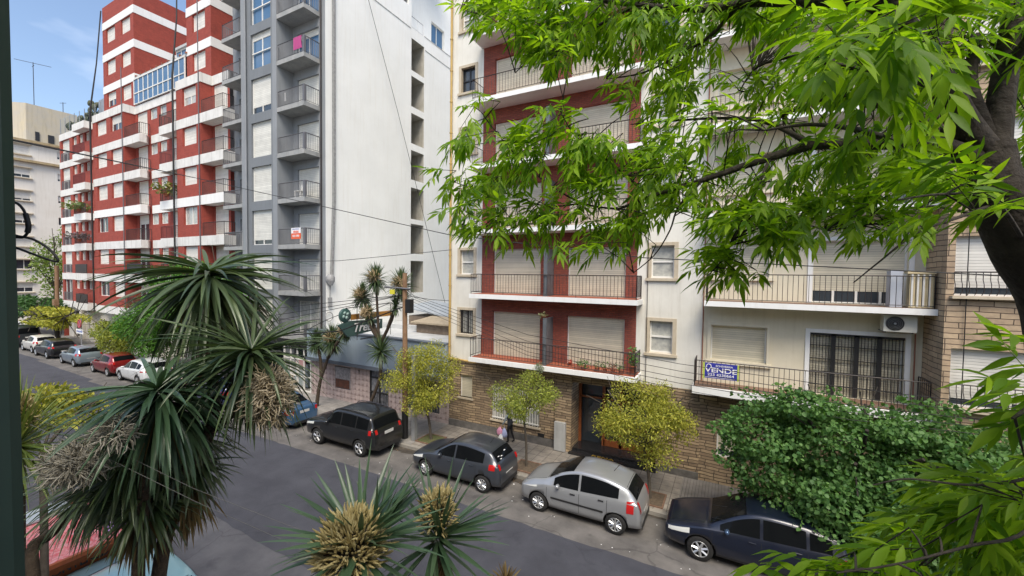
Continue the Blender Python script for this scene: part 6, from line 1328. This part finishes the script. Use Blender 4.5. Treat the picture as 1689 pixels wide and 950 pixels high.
# ---------- street trees
def crown_leaves(blobs, n, size, rs, prof, fold=.2, hollow=.45, updir=.3, droop=.1, surface=False):
    vols = np.array([b_[3]*b_[4]*b_[5] for b_ in blobs]); pr = vols/vols.sum(); idx = rs.choice(len(blobs), n, p=pr); B = np.array(blobs)[idx]
    d = unit(rs.normal(0, 1, (n, 3))); rr = (hollow+(1-hollow)*rs.rand(n)**.6)[:, None]; P = B[:, :3]+d*rr*B[:, 3:6]
    D = d*.6+rs.normal(0, .6, (n, 3)); D[:, 2] += updir-.3; N = d+rs.normal(0, .5, (n, 3)); N[:, 2] += .6
    return leaf_cloud(P, D, N, size*rs.uniform(.6, 1.3, n), prof, fold, np.full(n, droop))
LF = [(0, .02), (.3, .20), (.7, .18), (1, .01)]; ROUND = [(0, .06), (.25, .40), (.6, .42), (.88, .20), (1, .02)]
def clustered(rs, C, rx, ry, rz, k, r0_=.25, flat=1.0):
    out = [(*C, rx*.45, ry*.45, rz*.42)]
    for i in range(k):
        d = rs.normal(0, 1, 3); d /= np.linalg.norm(d); q = rs.uniform(.55, .92); s = r0_*rs.uniform(.7, 1.4); out.append((C[0]+d[0]*rx*q, C[1]+d[1]*ry*q, C[2]+d[2]*rz*q, s*rx, s*ry, s*rz*flat))
    return out
def street_tree(label, base, C, R3, n, mt, size, rs, k=26, r_=.06, prof=LF, group='small trees along the far kerb', name='street_tree', hollow=.3, limbs=9, bark='greybark', bl=None, forkz=.45, r0_=.27):
    t = thing(name, label, 'tree', base, group); b0 = Vector(base); c = Vector(C); m = MB(); fk = Vector((lerp(b0.x, c.x, .7), lerp(b0.y, c.y, .7), c.z-R3[2]*.75))
    pts = crmany([b0, b0.lerp(fk, .5)+Vector((.04, .02, 0)), fk], 4); m.tube(pts, [lerp(r_, r_*.8, i/(len(pts)-1)) for i in range(len(pts))], 8); m.build('trunk', M[bark], t)
    m = MB()
    for i in range(limbs):
        a = 2*math.pi*i/limbs+rs.rand(); e = c+Vector((math.cos(a)*R3[0]*.75, math.sin(a)*R3[1]*.75, R3[2]*rs.uniform(-.3, .8))); mid = fk.lerp(e, .5)+Vector((0, 0, .1)); m.tube(crmany([fk, mid, e], 3), [r_*.6, r_*.5, r_*.45, r_*.35, r_*.3, r_*.2, r_*.1][:7] if False else r_*.35, 5)
        for j in range(3): e2 = e+Vector(tuple(rs.normal(0, .22, 3)))*R3[0]; m.tube([mid.lerp(e, .5), e2], r_*.15, 4)
    m.build('limb', M[bark], t)
    V, F = crown_leaves(bl or clustered(rs, C, *R3, k, r0_), n, size, rs, prof, hollow=hollow); arr_mesh('crown', V, F, mt, t, smooth=True); return t
yg = leafmat('yellow_green_leaf', (.17, .21, .030), (.52, .50, .080), .35, .5, (1.2, 1.15, .4)); yg2 = leafmat('olive_leaf', (.12, .17, .03), (.36, .40, .07), .3, .55)
dg = leafmat('dark_round_leaf', (.048, .125, .034), (.155, .29, .085), .36, .5, (1.3, 1.4, .5), .3); mg = leafmat('mid_green_leaf', (.045, .13, .022), (.11, .26, .035), .3, .5)
rs = NR(21)
street_tree('yellow green rounded tree beside the grey steel post', (-11.56, 14.33, .13), (-12.05, 14.3, 2.95), (1.75, 1.3, 1.6), 17000, yg, .080, rs, 50, r0_=.25)
street_tree('sparse olive green small tree growing from the middle tree pit, beside the walking person', (-6.74, 14.07, .13), (-6.95, 14.05, 2.85), (1.5, 1.15, 1.0), 7500, yg2, .075, rs, 36, .05, r0_=.22)
street_tree('bright yellow green tree in front of the entrance steps and silver hatchback', (-2.18, 14.06, .13), (-2.5, 14.1, 2.75), (1.7, 1.25, 1.4), 15000, yg, .080, rs, 46, r0_=.26)
rs = NR(22)
bl = [(2.6, 13.4, 3.1, 2.2, 1.5, 1.5), (.7, 13.3, 3.2, 1.3, 1.2, 1.15), (.9, 13.2, 2.2, 1.15, 1.1, .9), (3.2, 12.9, 2.2, 2.0, 1.3, 1.1), (5.0, 13.3, 3.0, 1.6, 1.3, 1.3), (1.7, 13.3, 4.1, 1.1, 1.0, .6), (4.2, 13.4, 3.9, 1.3, 1.1, .6), (6.8, 13.3, 3.0, 1.5, 1.3, 1.5), (1.7, 12.8, 1.6, .9, .8, .6), (2.5, 12.4, 2.0, 1.4, .9, .9), (4.0, 12.3, 1.8, 1.7, 1.0, 1.1), (6.0, 12.6, 2.0, 1.6, 1.0, 1.2)]
fr_ = []
for (x, y, z, a, b_, c_) in bl:
    fr_.append((x, y, z, a*.68, b_*.68, c_*.66))
    for i in range(20): d = rs.normal(0, 1, 3); d /= np.linalg.norm(d); s = rs.uniform(.16, .36); q_ = rs.uniform(.75, 1.02); fr_.append((x+d[0]*a*q_, y+d[1]*b_*q_, z+d[2]*c_*q_, s*a*.8, s*b_*.8, s*c_*.6))
street_tree('broad dense tree with round dark green leaves overhanging the very dark blue car', (3.0, 14.1, .13), (3.0, 13.5, 3.0), (2.4, 1.5, 1.5), 42000, dg, .095, rs, 1, .12, ROUND, limbs=12, bark='bark', bl=fr_, hollow=.55)
rs = NR(23)
street_tree('large mid green airy tree in front of the red building behind the tallest cordyline head', (-31, 14.4, .13), (-31.2, 14.1, 5.3), (6.0, 2.0, 3.3), 24000, mg, .19, rs, 60, .15, prof=LF, r0_=.2)
street_tree('small yellow green tree behind the silver blue hatchback', (-42.6, 14.3, .13), (-42.6, 14.2, 2.3), (3.2, 1.5, 1.35), 6000, yg2, .18, rs, 30, .1)
street_tree('mid green tree between the small yellow green tree and the large airy tree', (-37.2, 14.3, .13), (-37.2, 14.2, 3.5), (3.2, 1.7, 2.4), 9000, mg, .19, rs, 34, .11)
street_tree('flat topped yellow green tree beside the dark grey van at the corner', (-56.3, 14.3, .13), (-57.0, 14.3, 2.95), (5.4, 2.0, .95), 7000, yg, .22, rs, 30, .2, bark='bark')
street_tree('dark green tree at the street corner behind the dark van', (-68, 15.5, .13), (-68.5, 15.5, 3.2), (6.6, 2.4, 1.2), 6000, leafmat('deep_green_leaf', (.02, .065, .02), (.06, .14, .03), .2), .28, rs, 30, .2, bark='bark')
street_tree('tall slender pale green tree before the cream corner building', (-71.5, 18, .13), (-71.3, 18, 8.0), (2.5, 2.2, 4.2), 2600, leafmat('pale_green_leaf', (.10, .18, .04), (.24, .32, .08), .35), .32, rs, 30, .18, bark='greybark')
m = MB(); m.tube([(-59.1, 15, .1), (-58.9, 15, 7.8)], .16, 8); m.box(-58.8, -58.2, 14.6, 14.9, 3.9, 4.5); o = m.build('utility_pole', M['polew'], None, origin=(-59, 15, .1)); tag(o, 'thin utility pole in front of the cream corner building', 'utility pole')
rs = NR(24)
ft = (-8.9, 1.75, .13); street_tree('yellow green tree top at the left edge beside the cream plume', (-9.0, 2.0, .13), tuple(atD(75, 690, 7.6)), (.95, .9, .55), 2600, yg, .10, rs, 18, .06, group='trees in front of the window')
# ================================================================= PERSON
from mathutils import Quaternion
per = None
def skin_mesh(joints, edges, radii, sub=2):
    me = bpy.data.meshes.new('sk'); me.from_pydata([tuple(j) for j in joints], edges, []); o = bpy.data.objects.new('sk', me); col.objects.link(o)
    md = o.modifiers.new('s', 'SKIN'); me.skin_vertices[0].data[0].use_root = True
    for i, r in enumerate(radii): me.skin_vertices[0].data[i].radius = (r, r) if not isinstance(r, tuple) else r
    md.use_smooth_shade = True; sb = o.modifiers.new('u', 'SUBSURF'); sb.levels = sub; sb.render_levels = sub
    bpy.context.view_layer.update(); dg_ = bpy.context.evaluated_depsgraph_get(); nm = bpy.data.meshes.new_from_object(o.evaluated_get(dg_)); bpy.data.objects.remove(o); return nm
px0, py0, pz0 = -8.45, 15.75, .13
J = {}; 
def jj(n, x, y, z, r): J[n] = (len(J), (px0+x, py0+y, pz0+z), r)
# walking to the left (-X), leaning slightly, the near arm carrying bags ahead
jj('pel', .10, 0, .86, (.12, .15)); jj('waist', .08, 0, .98, (.10, .13)); jj('chest', .04, 0, 1.16, (.11, .16)); jj('neckb', .00, 0, 1.30, (.06, .07)); jj('neck', -.03, 0, 1.36, .045); jj('head', -.06, 0, 1.46, (.085, .075)); jj('crown', -.06, 0, 1.53, (.07, .06))
jj('shn', .02, -.17, 1.25, .055); jj('eln', -.05, -.22, 1.00, .040); jj('wrn', -.18, -.22, .80, .026); jj('han', -.21, -.22, .74, (.022, .036))
jj('shf', .02, .17, 1.25, .055); jj('elf', .03, .22, 1.00, .040); jj('wrf', -.08, .21, .80, .026); jj('haf', -.11, .21, .74, (.022, .036))
jj('hipn', .10, -.09, .80, .085); jj('knn', .02, -.09, .46, .055); jj('ann', .06, -.09, .09, .036); jj('ton', -.09, -.09, .035, .030)
jj('hipf', .10, .09, .80, .085); jj('knf', .12, .09, .46, .055); jj('anf', .26, .09, .12, .036); jj('tof', .14, .09, .035, .030)
for s, hn in ((-1, 'han'), (1, 'haf')):
    hx, hz = (-.21, .74) if s < 0 else (-.11, .74); yy = .22*s if s < 0 else .21
    for q in range(4): jj(hn+'f%d' % q, hx-.012-.004*q, yy-.027+.018*q, hz-.055-(.008 if q in (1, 2) else 0), .0085); jj(hn+'g%d' % q, hx+.012, yy-.027+.018*q, hz-.085, .0075)
    jj(hn+'t', hx-.04, yy+.01, hz-.035, .010)
Ed = [('pel', 'waist'), ('waist', 'chest'), ('chest', 'neckb'), ('neckb', 'neck'), ('neck', 'head'), ('head', 'crown'), ('chest', 'shn'), ('shn', 'eln'), ('eln', 'wrn'), ('wrn', 'han'), ('chest', 'shf'), ('shf', 'elf'), ('elf', 'wrf'), ('wrf', 'haf'), ('pel', 'hipn'), ('hipn', 'knn'), ('knn', 'ann'), ('ann', 'ton'), ('pel', 'hipf'), ('hipf', 'knf'), ('knf', 'anf'), ('anf', 'tof')]
for hn in ('han', 'haf'):
    for q in range(4): Ed += [(hn, hn+'f%d' % q), (hn+'f%d' % q, hn+'g%d' % q)]
    Ed.append((hn, hn+'t'))
nm = skin_mesh([v[1] for v in J.values()], [(J[a][0], J[c][0]) for a, c in Ed], [v[2] for v in J.values()])
per = thing('person', 'brown haired person in dark jacket and black trousers walking left with shopping bags', 'person', (px0, py0, pz0)); nm.name = 'body'
skinm = pmat('skin', (.45, .26, .18), .55); blackcl = pmat('black_cloth', (.010, .010, .012), .9); navy = pmat('dark_jacket', (.018, .022, .032), .85); greysl = pmat('grey_sleeve', (.20, .24, .27), .85)
for mm_ in (skinm, blackcl, navy, greysl): nm.materials.append(mm_)
for p in nm.polygons:
    c = p.center; z = c.z-pz0
    arm = abs(c.y-py0) > .165
    if z > 1.33: p.material_index = 0
    elif arm and z < .80 and z > .6: p.material_index = 0
    elif arm and z >= .80: p.material_index = 3 if c.y < py0 else 2
    elif z > .80: p.material_index = 2
    else: p.material_index = 1
o = bpy.data.objects.new('body', nm); col.objects.link(o); nm.transform(Matrix.Translation(-Vector((px0, py0, pz0)))); o.parent = per
m = MB(); m.ball((px0-.035, py0, pz0+1.50), .095, .095, .105, 12); m.ball((px0+.03, py0, pz0+1.42), .07, .085, .09, 10); m.build('hair', pmat('brown_hair', (.07, .035, .018), .7, (.12, .06, .03), 20), per)
m = MB(); m.ball((px0-.155, py0, pz0+1.455), .018, .012, .018, 6); m.ball((px0-.140, py0-.03, pz0+1.475), .008, .008, .006, 6, 1); m.ball((px0-.140, py0+.03, pz0+1.475), .008, .008, .006, 6, 1); m.ball((px0-.143, py0, pz0+1.415), .008, .022, .006, 6, 2); m.build('face', [skinm, blackcl, pmat('lips', (.35, .1, .09), .5)], per)
def bag(label, c, w_, h, cm):
    m = MB(); prof = [(.15, 0), (.8, .05), (1.0, .3), (.92, .6), (.5, .88), (.2, 1.0)]; n = 12; v = []
    for (s, t_) in prof:
        for j in range(n): a = 2*math.pi*j/n; k = 1+.12*math.sin(3*a+t_*5); v.append((c[0]+math.cos(a)*w_*s*k, c[1]+math.sin(a)*w_*.6*s*k, c[2]-h+h*t_))
    m.add(v, [(i*n+j, i*n+(j+1) % n, (i+1)*n+(j+1) % n, (i+1)*n+j) for i in range(len(prof)-1) for j in range(n)]+[tuple(range(n))[::-1]], 0, True)
    m.tube([(c[0]-.04, c[1], c[2]-.03), (c[0], c[1], c[2]+.08), (c[0]+.04, c[1], c[2]-.03)], .008, 4)
    o = m.build('shopping_bag', cm, None, origin=c); tag(o, label, 'bag', 'bags carried by the walking person')
bag('pink shopping bag carried by the walking person', (px0-.28, py0-.24, pz0+.70), .15, .36, pmat('pink_plastic', (.62, .28, .40), .45)); bag('pale blue shopping bag hanging behind the pink one', (px0-.08, py0-.20, pz0+.68), .14, .40, pmat('pale_blue_plastic', (.40, .45, .68), .45)); bag('white shopping bag hanging lowest from the walking person', (px0-.20, py0-.30, pz0+.44), .12, .38, pmat('white_plastic', (.68, .70, .68), .45))
